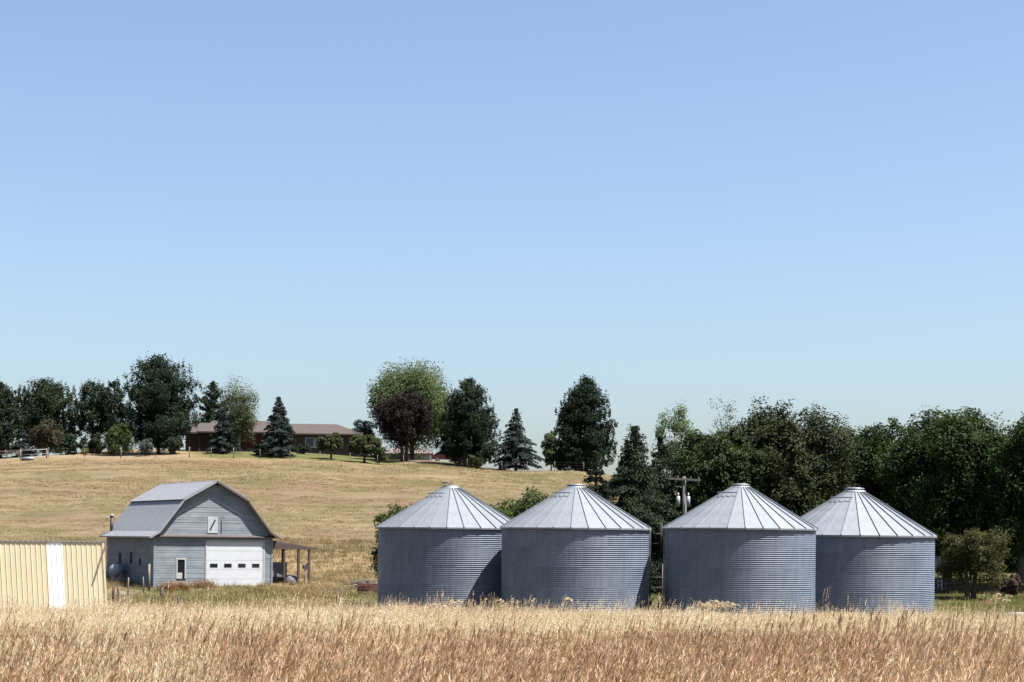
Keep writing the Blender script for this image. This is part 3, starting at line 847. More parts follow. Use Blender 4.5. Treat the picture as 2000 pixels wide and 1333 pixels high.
MB().box((-ov, -ov - 0.06, WH - 0.16), (1.9, -ov - 0.01, WH + 0.06)).build('fascia', M['wood_brown'], hroof)
MB().box((2.0, -2.27, WH - 0.1), (15.5, -2.21, WH + 0.13)).build('fascia', M['wood_brown'], hroof)
MB().box((15.6, -ov - 0.06, WH - 0.16), (HW + ov, -ov - 0.01, WH + 0.06)).build('fascia', M['wood_brown'], hroof)
dr = MB().box((8.8, -0.06, 0.0), (11.2, 0.0, 2.3)).build('red_panel', M['house_red'], house)
MB().box((9.3, -1.4, 0.0), (11.6, -0.9, 0.55)).build('step', M['tan_roof'], house)
for xx, ww in ((4.2, 1.6), (6.6, 1.2), (13.2, 1.4), (17.9, 1.15), (19.3, 1.15), (21.9, 1.4)):
    w = MB().box((xx - 0.1, -0.05, 0.75), (xx + ww + 0.1, 0.0, 2.25)).build('window', M['white_paint'] if xx > 17 else M['wood_brown'], house)
    MB().box((xx, -0.06, 0.85), (xx + ww, -0.01, 2.15)).build('pane', M['dark_glass'] if xx < 17 or xx > 21 else M['tarp'], w)
MB().box((2.3, -1.9, -0.8), (2.5, -1.7, WH - 0.05)).build('porch_post', M['wood_brown'], house)
MB().box((15.0, -1.9, -0.8), (15.2, -1.7, WH - 0.05)).build('porch_post', M['wood_brown'], house)
MB().box((14.0, 5.0, WH + 0.5), (14.9, 5.9, WH + 2.6)).build('chimney', M['house_wall'], hroof) if False else None

# low outbuilding and car to the right of the house
ob = P(752, 890, 284)
obz = tz(ob.x, 284)
out = empty('outbuilding', (ob.x, 284, obz), 0.0, 'low outbuilding with a tan roof behind the dark purple tree', 'outbuilding')
zt_ = P(800, 874, 284).z - obz
MB().box((0, 0, -0.5), (7.2, 6, zt_ - 1.0)).build('wall', M['white_dirty'], out)
r_ = MB(); hip(r_, -0.4, 7.6, -0.4, 6.4, zt_ - 0.95, 0.95, 1.0, 1.0); r_.build('roof', M['tan_roof'], out)
MB().box((1.2, -0.05, -0.2), (3.6, 0.0, zt_ - 1.25)).build('garage_door', M['dark_glass'], out)
cg = ground_at(872, 262)
car = empty('parked_car', cg + Vector((0, 0, 0.05)), 0.05, 'dark red car parked on the hilltop beneath the trees', 'car')
cb = MB()
side = [(-2.1, 0.35), (2.1, 0.35), (2.15, 0.8), (1.3, 0.95), (0.75, 1.45), (-1.2, 1.47), (-1.85, 1.0), (-2.15, 0.9)]
cb.prism_xz(side, 0, 1.75).build('body', M['car_red'], car)
MB().prism_xz([(1.12, 0.98), (0.68, 1.40), (-0.2, 1.41), (-0.2, 0.98)], -0.012, -0.002).build('window', M['dark_glass'], car)
MB().prism_xz([(-0.3, 0.98), (-0.3, 1.41), (-1.12, 1.41), (-1.65, 1.0)], -0.012, -0.002).build('window', M['dark_glass'], car)
MB().box((-2.2, 0.1, 0.4), (-2.14, 1.65, 0.6)).build('bumper', M['white_paint'], car)
for xx in (-1.3, 1.3):
    for yy in (0.0, 1.75):
        w = MB().tube([(xx, yy - 0.1, 0.32), (xx, yy + 0.1, 0.32)], 0.33, 14).build('wheel', M['rubber'], car)
        MB().tube([(xx, yy - 0.105, 0.32), (xx, yy + 0.105, 0.32)], 0.18, 12).build('rim', M['grey_metal'], w)
for yy in (0.15, 1.4): MB().box((-2.19, yy, 0.68), (-2.13, yy + 0.22, 0.86)).build('tail_light', M['lamp_red'], car)

# hilltop wire fence: one thing, posts and wires its parts
fpx = [-60, 10, 95, 165, 236, 304, 370, 412, 456, 508, 566, 625, 684, 737, 788, 840, 912, 980, 1030, 1083, 1140]
fen = empty('wire_fence', ground_at(236, 244.5), 0.0, 'long thin wire fence with slender posts along the crest of the hill', 'fence')
o0 = Vector(fen.location)
fm = MB().tube([(0, 0, -0.3), (0, 0, 1.35)], [0.04, 0.035], 6).mesh('post', M['wood_grey'])
fm2 = MB().tube([(0, 0, -0.3), (0, 0, 1.45)], [0.07, 0.065], 8).mesh('post', M['wood_grey'])
pts = []
for k, q in enumerate(fpx):
    g = ground_at(q, 244.5); pts.append(g - o0)
    link('post', fm2 if q in (236, 370, 456) else fm, fen, g - o0, (0, 0.02 * ((k * 5) % 3 - 1), 0))
for h in (0.45, 0.85, 1.2):
    MB().tube([p + Vector((0, -0.06, h)) for p in pts], 0.006, 4).build('wire', M['wood_dark'], fen)
# gate and trough at far left
g = ground_at(40, 243.4); g2 = ground_at(91, 243.4)
gt = empty('pipe_gate', g, 0.0, 'pale pipe gate between two posts at the left end of the hilltop fence', 'gate')
L_ = (g2 - g)
for q in (Vector((0, 0, 0)), L_): MB().tube([q + Vector((0, 0, -0.3)), q + Vector((0, 0, 1.35))], 0.09, 8).build('post', M['wood_grey'], gt)
MB().tube([Vector((0, 0, 1.2)), L_ + Vector((0, 0, 1.2))], 0.045, 8).build('rail', M['white_dirty'], gt)
MB().tube([Vector((0, 0, 0.6)), L_ + Vector((0, 0, 0.6))], 0.03, 8).build('rail', M['grey_metal'], gt)
g = ground_at(54, 242.0)
wt = MB().lathe([(0.0, 0.1), (0.85, 0.1), (0.88, -0.1), (0.95, 0.5), (0.88, 0.5), (0.82, 0.15)], 24).build('water_trough', M['tank_blue'], None, loc=g, scale=(0.9, 0.6, 0.8))
tag(wt, 'pale blue water trough on the hilltop under the gate rail', 'trough')
g = ground_at(10, 246)
rl = empty('board_fence', g, 0.0, 'sloping dark board fence under the leftmost pines', 'fence')
for k in range(4): MB().box((-3 + k * 1.6, 0, -0.3), (-2.9 + k * 1.6, 0.1, 1.2)).build('post', M['wood_grey'], rl)
for zz in (0.4, 0.8): MB().prism_xz([(-3.2, zz), (2.2, zz + 0.3), (2.2, zz + 0.42), (-3.2, zz + 0.12)], -0.06, -0.02).build('rail', M['wood_grey'], rl)

# ------------------------------------------------------------------ foliage builders
def unit(v): return v / np.maximum(np.linalg.norm(v, axis=1, keepdims=True), 1e-6)

def leaf_mesh(name, C, U, S, aspect, tint, mat, rng, NRM=None):
    n = len(C)
    R = unit(rng.normal(size=(n, 3)))
    if NRM is None:
        V = unit(np.cross(U, R))
    else:
        U = unit(U - NRM * (U * NRM).sum(1, keepdims=True))
        V = unit(np.cross(NRM, U))
    W = np.cross(U, V)
    S = S[:, None]
    bend = W * S * 0.18
    v0 = C - U * S * 0.5; v1 = C + V * S * aspect * 0.5 + bend; v2 = C + U * S * 0.5; v3 = C - V * S * aspect * 0.5 + bend
    verts = np.stack([v0, v1, v2, v3], 1).reshape(-1, 3)
    faces = np.arange(n * 4).reshape(n, 4)
    me = np_mesh(name, verts, faces, mat)
    at = me.attributes.new('tint', 'FLOAT', 'POINT')
    at.data.foreach_set('value', np.repeat(tint, 4).astype(np.float32))
    return me

def broadleaf_points(rng, zb, H, R, lobes, n, vert=0.0, sub=26, spread=0.17, shell=0.75, fill=0.15, irregular=0.25, box=2.0):
    c = (H - zb) / 2; zc = (H + zb) / 2
    ga = math.pi * (3 - math.sqrt(5))
    L = []
    for i in range(lobes):
        w = 1 - 2 * (i + 0.5) / lobes
        th = ga * i + rng.uniform(-0.5, 0.5)
        q = (max(0, 1 - abs(w) ** box)) ** (1 / box)
        k = rng.uniform(0.50, 0.72) * (1 + rng.normal() * irregular * 0.3)
        r = rng.uniform(0.34, 0.50) * min(R, c) * (1 + rng.normal() * irregular * 0.4)
        L.append((R * k * q * math.cos(th), R * k * q * math.sin(th), zc + c * k * w, max(r, 0.2 * R)))
    L.append((0, 0, zc, 0.45 * min(R, c)))
    L = np.array(L)
    wgt = L[:, 3] ** 2; wgt /= wgt.sum()
    nsub = lobes * sub
    li = rng.choice(len(L), nsub, p=wgt)
    dirs = unit(rng.normal(size=(nsub, 3)) + np.array([0, 0, 0.25]))
    rad = L[li, 3] * rng.uniform(shell, 1.06, nsub)
    SC_ = L[li, :3] + dirs * rad[:, None]
    stint = np.clip(0.5 + rng.normal(size=nsub) * 0.22, 0, 1)
    si = rng.integers(0, nsub, n)
    sg = spread * L[li[si], 3]
    off = np.clip(rng.normal(size=(n, 3)), -1.7, 1.7) * sg[:, None]
    off[:, 2] *= (0.75 + vert)
    Cn = SC_[si] + off
    nf = int(n * fill)
    if nf:
        fi = rng.integers(0, len(L), nf)
        base_fill = None
        Cn[:nf] = L[fi, :3] + np.clip(rng.normal(size=(nf, 3)), -1.5, 1.5) * (L[fi, 3] * 0.42)[:, None]
    U = unit(rng.normal(size=(n, 3)) + np.array([0, 0, vert * 1.6]))
    tint = np.clip(stint[si] + rng.normal(size=n) * 0.16, 0, 1)
    base = L[li[si], :3].copy()
    NRM = unit(unit(Cn - base) * 0.9 + np.array([0, 0, 0.45]) + rng.normal(size=(n, 3)) * 0.5)
    return Cn, U, tint, L, NRM

def trunk_mesh(rng, H, r, lobes, base_h, mat, multi=1, lean=0.0):
    mb = MB()
    for m in range(multi):
        ox = (m - (multi - 1) / 2) * r * 2.6
        pts = [Vector((ox, 0, -0.4)), Vector((ox * 1.0, 0, base_h * 0.5)), Vector((ox * 1.3 + lean, rng.normal() * 0.1, base_h)), Vector((ox * 1.6 + lean * 1.6, 0, H * 0.62)), Vector((ox + lean * 2, 0, H * 0.88))]
        mb.tube(pts, [r * 1.25, r, r * 0.85, r * 0.45, r * 0.12], 9)
    for k in range(min(len(lobes), 9)):
        e = Vector(lobes[k][:3])
        s = Vector((lean, 0, min(base_h * rng.uniform(0.9, 1.5), H * 0.6)))
        mid = (s + e) / 2 + Vector((0, 0, 0.15 * (e - s).length))
        mb.tube([s, mid, e], [r * 0.45, r * 0.26, r * 0.07], 6)
    return mb.mesh('trunk', mat)

def place(px, top, d):
    g = ground_at(px, d)
    t = P(px, top, d)
    x = (g.x + t.x) / 2
    g = Vector((x, d, tz(x, d)))
    return g, t.z - g.z

TREE_GROUP_HILL = 'trees round the hilltop house'
TREE_GROUP_RIGHT = 'shade trees behind the grain bins'

def broadleaf(name, label, px, top, hw, d, mat, seed, n=9000, leaf=0.30, zb=0.12, lobes=16, vert=0.0, spread=0.17, shell=0.75, group=None, trunk=0.25, multi=1, cat='tree', fill=0.3, bark='bark', base=None, irregular=0.25, aspect=0.62, sub=26, box=2.0):
    rng = np.random.default_rng(seed)
    g, H = place(px, top, d)
    R = hw / F * d
    root = empty(name, g, 0.0, label, cat, group)
    n = int(n * 1.9); leaf = leaf * 0.86
    C, U, tint, L, NRM = broadleaf_points(rng, zb * H, H * 0.97, R, lobes, n, vert, sub, spread, shell, fill, irregular, box)
    keep = C[:, 2] > 0.1
    C, U, tint, NRM = C[keep], U[keep], tint[keep], NRM[keep]
    S = leaf * rng.uniform(0.6, 1.35, len(C))
    link('crown', leaf_mesh('crown', C, U, S, aspect, tint, mat, rng, NRM), root)
    link('trunk', trunk_mesh(rng, H, trunk, L, base or max(zb * H, 0.12 * H), M[bark], multi), root)
    return root

def conifer(name, label, px, top, hw, d, mat, seed, style='spruce', n=7000, leaf=0.34, zb=0.04, whorls=22, per=8, group=None, trunk=0.22, rough=0.15, sparse=1.0):
    rng = np.random.default_rng(seed)
    g, H = place(px, top, d)
    R = hw / F * d
    root = empty(name, g, 0.0, label, 'tree', group)
    n = int(n * (2.2 if style == 'pine' else 1.75)); leaf = leaf * 0.88
    z0 = zb * H
    nb = whorls * per
    t = (np.repeat(np.arange(whorls), per) + rng.uniform(-0.25, 0.25, nb) * (1 if style == 'spruce' else 2.2) + 0.5) / whorls
    t = np.clip(t, 0, 0.985)
    if style == 'spruce':
        prof = (1 - t) ** 0.9 * np.clip((t + 0.06) / 0.14, 0.55, 1)
        rise, droop, sig = 0.10, -0.28, 0.075
    elif style == 'pine':
        prof = (1 - t ** 2.3) ** 0.75 * np.clip((t + 0.5) / 0.55, 0.85, 1)
        rise, droop, sig = 0.25, 0.14, 0.085
        rough = 0.24 if rough == 0.15 else rough
    else:  # open pine
        prof = (1 - t ** 2.6) ** 0.7 * np.clip((t + 0.1) / 0.3, 0.5, 1) * rng.uniform(0.55, 1.1, nb)
        rise, droop, sig = 0.28, 0.12, 0.13
    Lb = R * prof * (1 + rng.normal(size=nb) * rough)
    Lb = np.maximum(Lb, 0.04 * R)
    az = rng.uniform(0, 2 * math.pi, nb)
    zz = z0 + (H - z0) * t
    w = Lb ** (1.6 if style != 'spruce' else 1.35) + 0.02; w /= w.sum()
    bi = rng.choice(nb, n, p=w)
    lo = {'spruce': 0.12, 'pine': 0.12, 'open': 0.5}[style]
    s = rng.uniform(lo, 1.0, n) ** (0.75 if style != 'spruce' else 0.85)
    if style != 'spruce':      # needles gather in puffs along the branch
        s = np.clip(np.round(s * 5) / 5 + rng.normal(size=n) * 0.03, 0.05, 1.03)
    l = Lb[bi] * s
    ps = sig * R * (0.55 + 0.6 * (1 - s)) if style == 'spruce' else np.full(n, sig * R)
    lat = np.clip(rng.normal(size=n), -1.8, 1.8) * ps * (1.3 if style == 'spruce' else 1.0)
    C = np.stack([l * np.cos(az[bi]) - lat * np.sin(az[bi]), l * np.sin(az[bi]) + lat * np.cos(az[bi]),
                  zz[bi] + rise * l + droop * l * s + rng.normal(size=n) * ps * (0.45 if style == 'spruce' else 0.7)], 1)
    out_ = np.stack([np.cos(az[bi]), np.sin(az[bi]), np.full(n, -0.1 if style == 'spruce' else 0.7)], 1)
    U = unit(out_ * 0.9 + rng.normal(size=(n, 3)) * 0.6)
    # leader
    nl = int(n * 0.02)
    C[:nl] = np.stack([rng.normal(size=nl) * 0.1, rng.normal(size=nl) * 0.1, H - np.abs(rng.normal(size=nl)) * 0.06 * H], 1)
    U[:nl] = unit(rng.normal(size=(nl, 3)) * 0.5 + np.array([0, 0, 1.0]))
    C[:, 2] = np.maximum(C[:, 2], 0.05)
    bt = np.clip(0.42 + rng.normal(size=nb) * 0.28, 0, 1)
    tint = np.clip(bt[bi] + rng.normal(size=n) * 0.15 + 0.15 * (s - 0.6), 0, 1)
    S = leaf * rng.uniform(0.6, 1.35, n)
    NRM = unit(np.stack([0.5 * np.cos(az[bi]), 0.5 * np.sin(az[bi]), np.full(n, 0.7)], 1) + rng.normal(size=(n, 3)) * 0.5)
    link('crown', leaf_mesh('crown', C, U, S, 0.5, tint, mat, rng, NRM), root)
    mb = MB()
    mb.tube([(0, 0, -0.4), (0, 0, H * 0.3), (0.05, 0, H * 0.7), (0, 0, H * 0.97)], [trunk * 1.2, trunk, trunk * 0.55, 0.03], 9)
    for k in range(0, nb, max(1, nb // 36)):
        a = az[k]; L1 = Lb[k] * 0.85
        mb.tube([(0, 0, zz[k]), (0.5 * L1 * math.cos(a), 0.5 * L1 * math.sin(a), zz[k] + rise * 0.5 * L1 + droop * L1 * .25), (L1 * math.cos(a), L1 * math.sin(a), zz[k] + rise * L1 + droop * L1)], [trunk * 0.25, trunk * 0.15, 0.015], 5)
    mb.build('trunk', M['bark'], root)
    return root

F_PINE = foliage('needles_pine', (0.0114, 0.0194, 0.0103), (0.0285, 0.0410, 0.0205), 0.12)
F_PINE2 = foliage('needles_dark_pine', (0.0091, 0.0171, 0.0114), (0.0228, 0.0353, 0.0205), 0.12)
F_SPRUCE = foliage('needles_blue_spruce', (0.0171, 0.0257, 0.0239), (0.0428, 0.0570, 0.0542), 0.1)
F_FIR = foliage('needles_fir', (0.0103, 0.0171, 0.0103), (0.0285, 0.0388, 0.0205), 0.12)
F_BIRCH = foliage('leaves_birch', (0.0380, 0.0517, 0.0242), (0.0828, 0.0897, 0.0517), 0.3)
F_WILLOW = foliage('leaves_silver_green', (0.0330, 0.0530, 0.0210), (0.0850, 0.1080, 0.0500), 0.3)
F_OLIVE = foliage('leaves_olive', (0.0294, 0.0386, 0.0175), (0.0782, 0.0902, 0.0442), 0.25)
F_PURPLE = foliage('leaves_purple', (0.0092, 0.0066, 0.0069), (0.0267, 0.0189, 0.0184), 0.15)
F_MAPLE = foliage('leaves_maple', (0.0110, 0.0193, 0.0074), (0.0368, 0.0497, 0.0175), 0.22)
F_BRONZE = foliage('leaves_bronze', (0.0125, 0.0190, 0.0075), (0.0380, 0.0420, 0.0175), 0.2)
F_DEEP = foliage('leaves_deep_green', (0.0092, 0.0184, 0.0064), (0.0340, 0.0552, 0.0156), 0.25)
F_HAW = foliage('leaves_hawthorn', (0.0260, 0.0290, 0.0100), (0.0680, 0.0680, 0.0290), 0.25)
F_BUSH = foliage('leaves_bush', (0.0190, 0.0330, 0.0100), (0.0560, 0.0740, 0.0260), 0.25)
F_DEAD = foliage('needles_dead', (0.0220, 0.0220, 0.0130), (0.0520, 0.0480, 0.0310), 0.15)
F_POPLAR = foliage('leaves_poplar', (0.0345, 0.0587, 0.0242), (0.0966, 0.1311, 0.0621), 0.3)
F_GREY = foliage('leaves_grey', (0.0400, 0.0500, 0.0450), (0.0900, 0.1050, 0.0980), 0.2)
F_RED = foliage('leaves_red_brown', (0.0414, 0.0276, 0.0212), (0.0828, 0.0570, 0.0460), 0.2)
F_STRAW = foliage('weeds_straw', (0.1242, 0.0656, 0.0276), (0.2346, 0.1449, 0.0621), 0.25)
F_YEL = foliage('leaves_yellow_green', (0.0690, 0.0828, 0.0207), (0.1518, 0.1449, 0.0414), 0.3)

HG, RG = TREE_GROUP_HILL, TREE_GROUP_RIGHT
# --- hilltop, left to right
conifer('pine_tree', 'dark pine cut off by the left edge of the picture', 2, 748, 42, 258, F_PINE, 11, 'pine', 9000, 0.36, 0.06, group=HG)
conifer('pine_tree', 'broad dark pine, second from the left edge of the picture', 86, 742, 66, 262, F_PINE, 12, 'pine', 15000, 0.38, 0.05, group=HG)
conifer('pine_tree', 'open ragged pine with two heads and sky showing through', 181, 748, 42, 264, F_PINE, 13, 'open', 6000, 0.36, 0.2, 18, 6, group=HG)
conifer('pine_tree', 'slim crooked pine top beside the tallest pine at left', 223, 745, 30, 262, F_PINE2, 14, 'open', 4200, 0.36, 0.12, 16, 6, group=HG)
conifer('pine_tree', 'tallest dense dark pine left of the house roof', 310, 699, 74, 257, F_PINE2, 15, 'pine', 22000, 0.38, 0.05, 26, 9, group=HG)
conifer('pine_tree', 'dark conifer rising behind the left end of the house', 416, 746, 34, 280, F_PINE, 16, 'pine', 7000, 0.36, 0.05, group=HG)
broadleaf('birch_tree', 'airy birch with drooping pale sprays over the house roof', 468, 741, 42, 259, F_BIRCH, 17, 6500, 0.27, 0.06, 18, 0.5, 0.24, 0.6, group=HG, trunk=0.16, bark='bark_pale', irregular=0.5)
conifer('spruce_tree', 'narrow blue grey spruce before the left part of the house', 436, 800, 37, 251, F_SPRUCE, 18, 'spruce', 6000, 0.30, 0.02, 18, 7, group=HG)
conifer('spruce_tree', 'pointed blue spruce standing alone before the middle of the house', 544, 776, 50, 249, F_SPRUCE, 19, 'spruce', 11000, 0.32, 0.02, 20, 9, group=HG)
broadleaf('apple_tree', 'small round light olive tree before the right end of the house', 647, 845, 32, 249, F_OLIVE, 20, 5500, 0.26, 0.28, 12, group=HG, trunk=0.14)
broadleaf('apple_tree', 'low wide olive tree to the right of its small twin', 712, 846, 41, 247, F_OLIVE, 21, 7500, 0.26, 0.25, 14, group=HG, trunk=0.18)
broadleaf('round_bush', 'dense green bush at the foot of the low wide olive tree', 741, 868, 17, 246, F_BUSH, 22, 2200, 0.24, 0.0, 8, group='bushes on the hilltop', trunk=0.05, cat='bush')
broadleaf('large_tree', 'tallest light green tree with feathery top on the hill', 806, 710, 94, 270, F_WILLOW, 23, 32000, 0.36, 0.12, 26, 0.9, 0.2, 0.8, group=HG, trunk=0.35)
broadleaf('low_tree', 'bluish green lower tree peeping left of the purple one', 712, 815, 26, 276, F_SPRUCE, 24, 3500, 0.3, 0.1, 9, group=HG, trunk=0.15)
broadleaf('purple_tree', 'dark purple leaved tree with two trunks on the hill', 790, 760, 61, 256, F_PURPLE, 25, 15000, 0.30, 0.22, 18, 0.2, group=HG, trunk=0.24, multi=2)
conifer('pine_tree', 'dense rounded dark pine right of the purple tree', 916, 742, 57, 252, F_PINE2, 26, 'pine', 18000, 0.36, 0.0, 26, 10, group=HG, rough=0.10)
conifer('spruce_tree', 'blue spruce standing alone right of the dense rounded pine', 1008, 799, 52, 256, F_SPRUCE, 27, 'spruce', 8500, 0.32, 0.05, 17, 9, group=HG)
broadleaf('young_tree', 'small light green tree squeezed beside the egg shaped pine', 1077, 828, 20, 262, F_WILLOW, 28, 3000, 0.28, 0.05, 10, 0.5, group=HG, trunk=0.12)
conifer('pine_tree', 'egg shaped tall dark pine at the right end of the hilltop', 1143, 738, 58, 250, F_PINE2, 29, 'pine', 24000, 0.36, 0.0, 28, 10, group=HG, rough=0.09)
# --- hilltop undergrowth
UG = 'undergrowth beneath the hilltop pines'
broadleaf('low_shrub', 'brownish half dead shrub under the broad second pine', 88, 812, 34, 250, F_DEAD, 31, 2600, 0.3, 0.0, 9, 0.4, group=UG, trunk=0.08, cat='shrub')
conifer('young_spruce', 'low young spruce under the leftmost pines by the gate', 45, 840, 34, 249, F_SPRUCE, 32, 'spruce', 2200, 0.3, 0.0, 10, 7, group=UG, trunk=0.08)
broadleaf('low_shrub', 'bushy green shrub between the open pine and tallest pine', 232, 824, 36, 250, F_BUSH, 33, 3800, 0.28, 0.0, 10, 0.3, group=UG, trunk=0.08, cat='shrub')
broadleaf('low_shrub', 'dark low shrub under the open ragged pine', 180, 850, 38, 252, F_FIR, 34, 2400, 0.28, 0.0, 9, group=UG, trunk=0.08, cat='shrub')
broadleaf('low_shrub', 'silvery grey shrub under the tallest pine', 284, 858, 16, 248, F_GREY, 35, 1300, 0.25, 0.0, 7, group=UG, trunk=0.05, cat='shrub')
broadleaf('low_shrub', 'dull green shrub beside the left end wall of the house', 338, 852, 30, 252, F_FIR, 36, 2200, 0.28, 0.0, 8, group=UG, trunk=0.06, cat='shrub')
broadleaf('low_shrub', 'small yellow flowered shrub under the pines behind the fence', 166, 876, 9, 250, F_YEL, 37, 600, 0.22, 0.0, 6, group=UG, trunk=0.04, cat='shrub')
broadleaf('low_shrub', 'dark green shrub under the broad second pine', 128, 845, 34, 254, F_PINE, 38, 2600, 0.3, 0.0, 9, group=UG, trunk=0.06, cat='shrub')
broadleaf('low_shrub', 'low hedge plant along the house wall right of the lone spruce', 594, 868, 16, 258, F_FIR, 39, 1400, 0.25, 0.0, 8, group=UG, trunk=0.05, cat='shrub')
broadleaf('low_shrub', 'dark bush at the foot of the dense rounded pine', 925, 880, 30, 249, F_OLIVE, 40, 3000, 0.27, 0.0, 9, group=UG, trunk=0.06, cat='shrub')
broadleaf('low_shrub', 'dark low scrub between the young tree and egg shaped pine', 1095, 872, 26, 253, F_FIR, 41, 2600, 0.28, 0.0, 9, group=UG, trunk=0.06, cat='shrub')
# --- right hand side
conifer('fir_tree', 'dark fir whose pointed side boughs reach over the second bin', 1162, 882, 85, 146, F_FIR, 51, 'spruce', 15000, 0.26, 0.02, 18, 8, group=RG)
conifer('fir_tree', 'tall dark fir with a pointed top left of the utility pole', 1238, 834, 140, 150, F_FIR, 52, 'spruce', 42000, 0.27, 0.02, 26, 10, group=RG, rough=0.22)
conifer('fir_tree', 'smaller dark fir behind the poplar left of the utility pole', 1288, 852, 100, 160, F_FIR, 53, 'spruce', 20000, 0.27, 0.02, 20, 8, group=RG, rough=0.25)
broadleaf('poplar_tree', 'thin light green poplar rising above the firs', 1316, 765, 40, 172, F_POPLAR, 54, 3600, 0.25, 0.35, 16, 0.9, 0.3, 0.5, group=RG, trunk=0.14, bark='bark_pale', irregular=0.6)
broadleaf('maple_tree', 'dark rounded maple directly behind the utility pole', 1398, 800, 92, 160, F_MAPLE, 55, 29899, 0.34, 0.02, 26, group=RG, box=3.6, trunk=0.4)
broadleaf('maple_tree', 'great bronze green maple, highest crown behind the bins', 1545, 771, 125, 164, F_BRONZE, 56, 43700, 0.34, 0.02, 32, group=RG, box=3.6, trunk=0.45)
broadleaf('maple_tree', 'dark green tree with a flat top between the two great crowns', 1706, 786, 74, 172, F_DEEP, 57, 20700, 0.34, 0.02, 22, 0.3, group=RG, box=3.6, trunk=0.35)
broadleaf('ash_tree', 'great dark green tree with sunny tips behind the hawthorn', 1852, 758, 122, 160, F_DEEP, 58, 46000, 0.34, 0.04, 34, 0.5, group=RG, box=3.6, trunk=0.42)
broadleaf('ash_tree', 'dark green tree cut off by the right edge of the picture', 1995, 772, 96, 156, F_DEEP, 59, 29899, 0.34, 0.04, 26, 0.4, group=RG, box=3.6, trunk=0.4)
broadleaf('locust_tree', 'very thin pale tree top showing above the dark rounded maple', 1416, 758, 34, 180, F_GREY, 60, 420, 0.22, 0.55, 12, 0.9, 0.3, 0.5, group=RG, trunk=0.1, irregular=0.6)
broadleaf('locust_tree', 'faint thin tree top right of the highest bronze crown', 1588, 757, 20, 185, F_GREY, 61, 260, 0.22, 0.55, 8, 0.9, 0.3, 0.5, group=RG, trunk=0.08, irregular=0.6)
broadleaf('hawthorn_tree', 'small spreading olive hawthorn on the lawn right of the bins', 1896, 1026, 74, 146, F_HAW, 62, 13000, 0.19, 0.26, 20, 0.1, 0.22, 0.6, group='small trees by the bins', trunk=0.2, multi=2, irregular=0.9, box=3.0)
broadleaf('low_bush', 'reddish brown low bush under the right hand trees', 1972, 1120, 30, 151, F_RED, 63, 2600, 0.2, 0.0, 9, group='bushes by the bins', trunk=0.04, cat='bush')
broadleaf('added_thicket', 'thicket added for darkness under the great tree directly behind the hawthorn', 1878, 1040, 70, 172, F_DEEP, 71, 9000, 0.3, 0.0, 20, group='thickets added to darken the ground under the shade trees', trunk=0.06, cat='thicket', box=4.0)  # added thickets, hiding sunlit ground so it reads dark below the crowns
broadleaf('added_thicket', 'thicket added for darkness under the trees at the right edge of the picture', 1990, 1045, 62, 170, F_DEEP, 72, 8000, 0.3, 0.0, 18, group='thickets added to darken the ground under the shade trees', trunk=0.06, cat='thicket', box=4.0)
broadleaf('added_thicket', 'dark thicket added behind the gap between the two middle bins', 1300, 1010, 70, 176, F_FIR, 73, 8000, 0.3, 0.0, 18, group='thickets added to darken the ground under the shade trees', trunk=0.06, cat='thicket', box=4.0)  # added as well, dark filler like the two thickets above
broadleaf('low_bush', 'leafy green bush behind the roof of the leftmost bin', 783, 956, 52, 128, F_BUSH, 64, 12000, 0.2, 0.02, 26, 0.5, box=5.0, group='bushes by the bins', trunk=0.1, cat='bush')
broadleaf('low_bush', 'green bush showing between the two left bin roofs', 1008, 946, 84, 130, F_BUSH, 65, 22000, 0.25, 0.02, 26, 0.4, box=5.0, group='bushes by the bins', trunk=0.1, cat='bush')
broadleaf('low_bush', 'small dark bush on the field edge left of the bins', 733, 1077, 10, 176, F_FIR, 66, 700, 0.2, 0.0, 6, group='bushes by the bins', trunk=0.04, cat='bush')

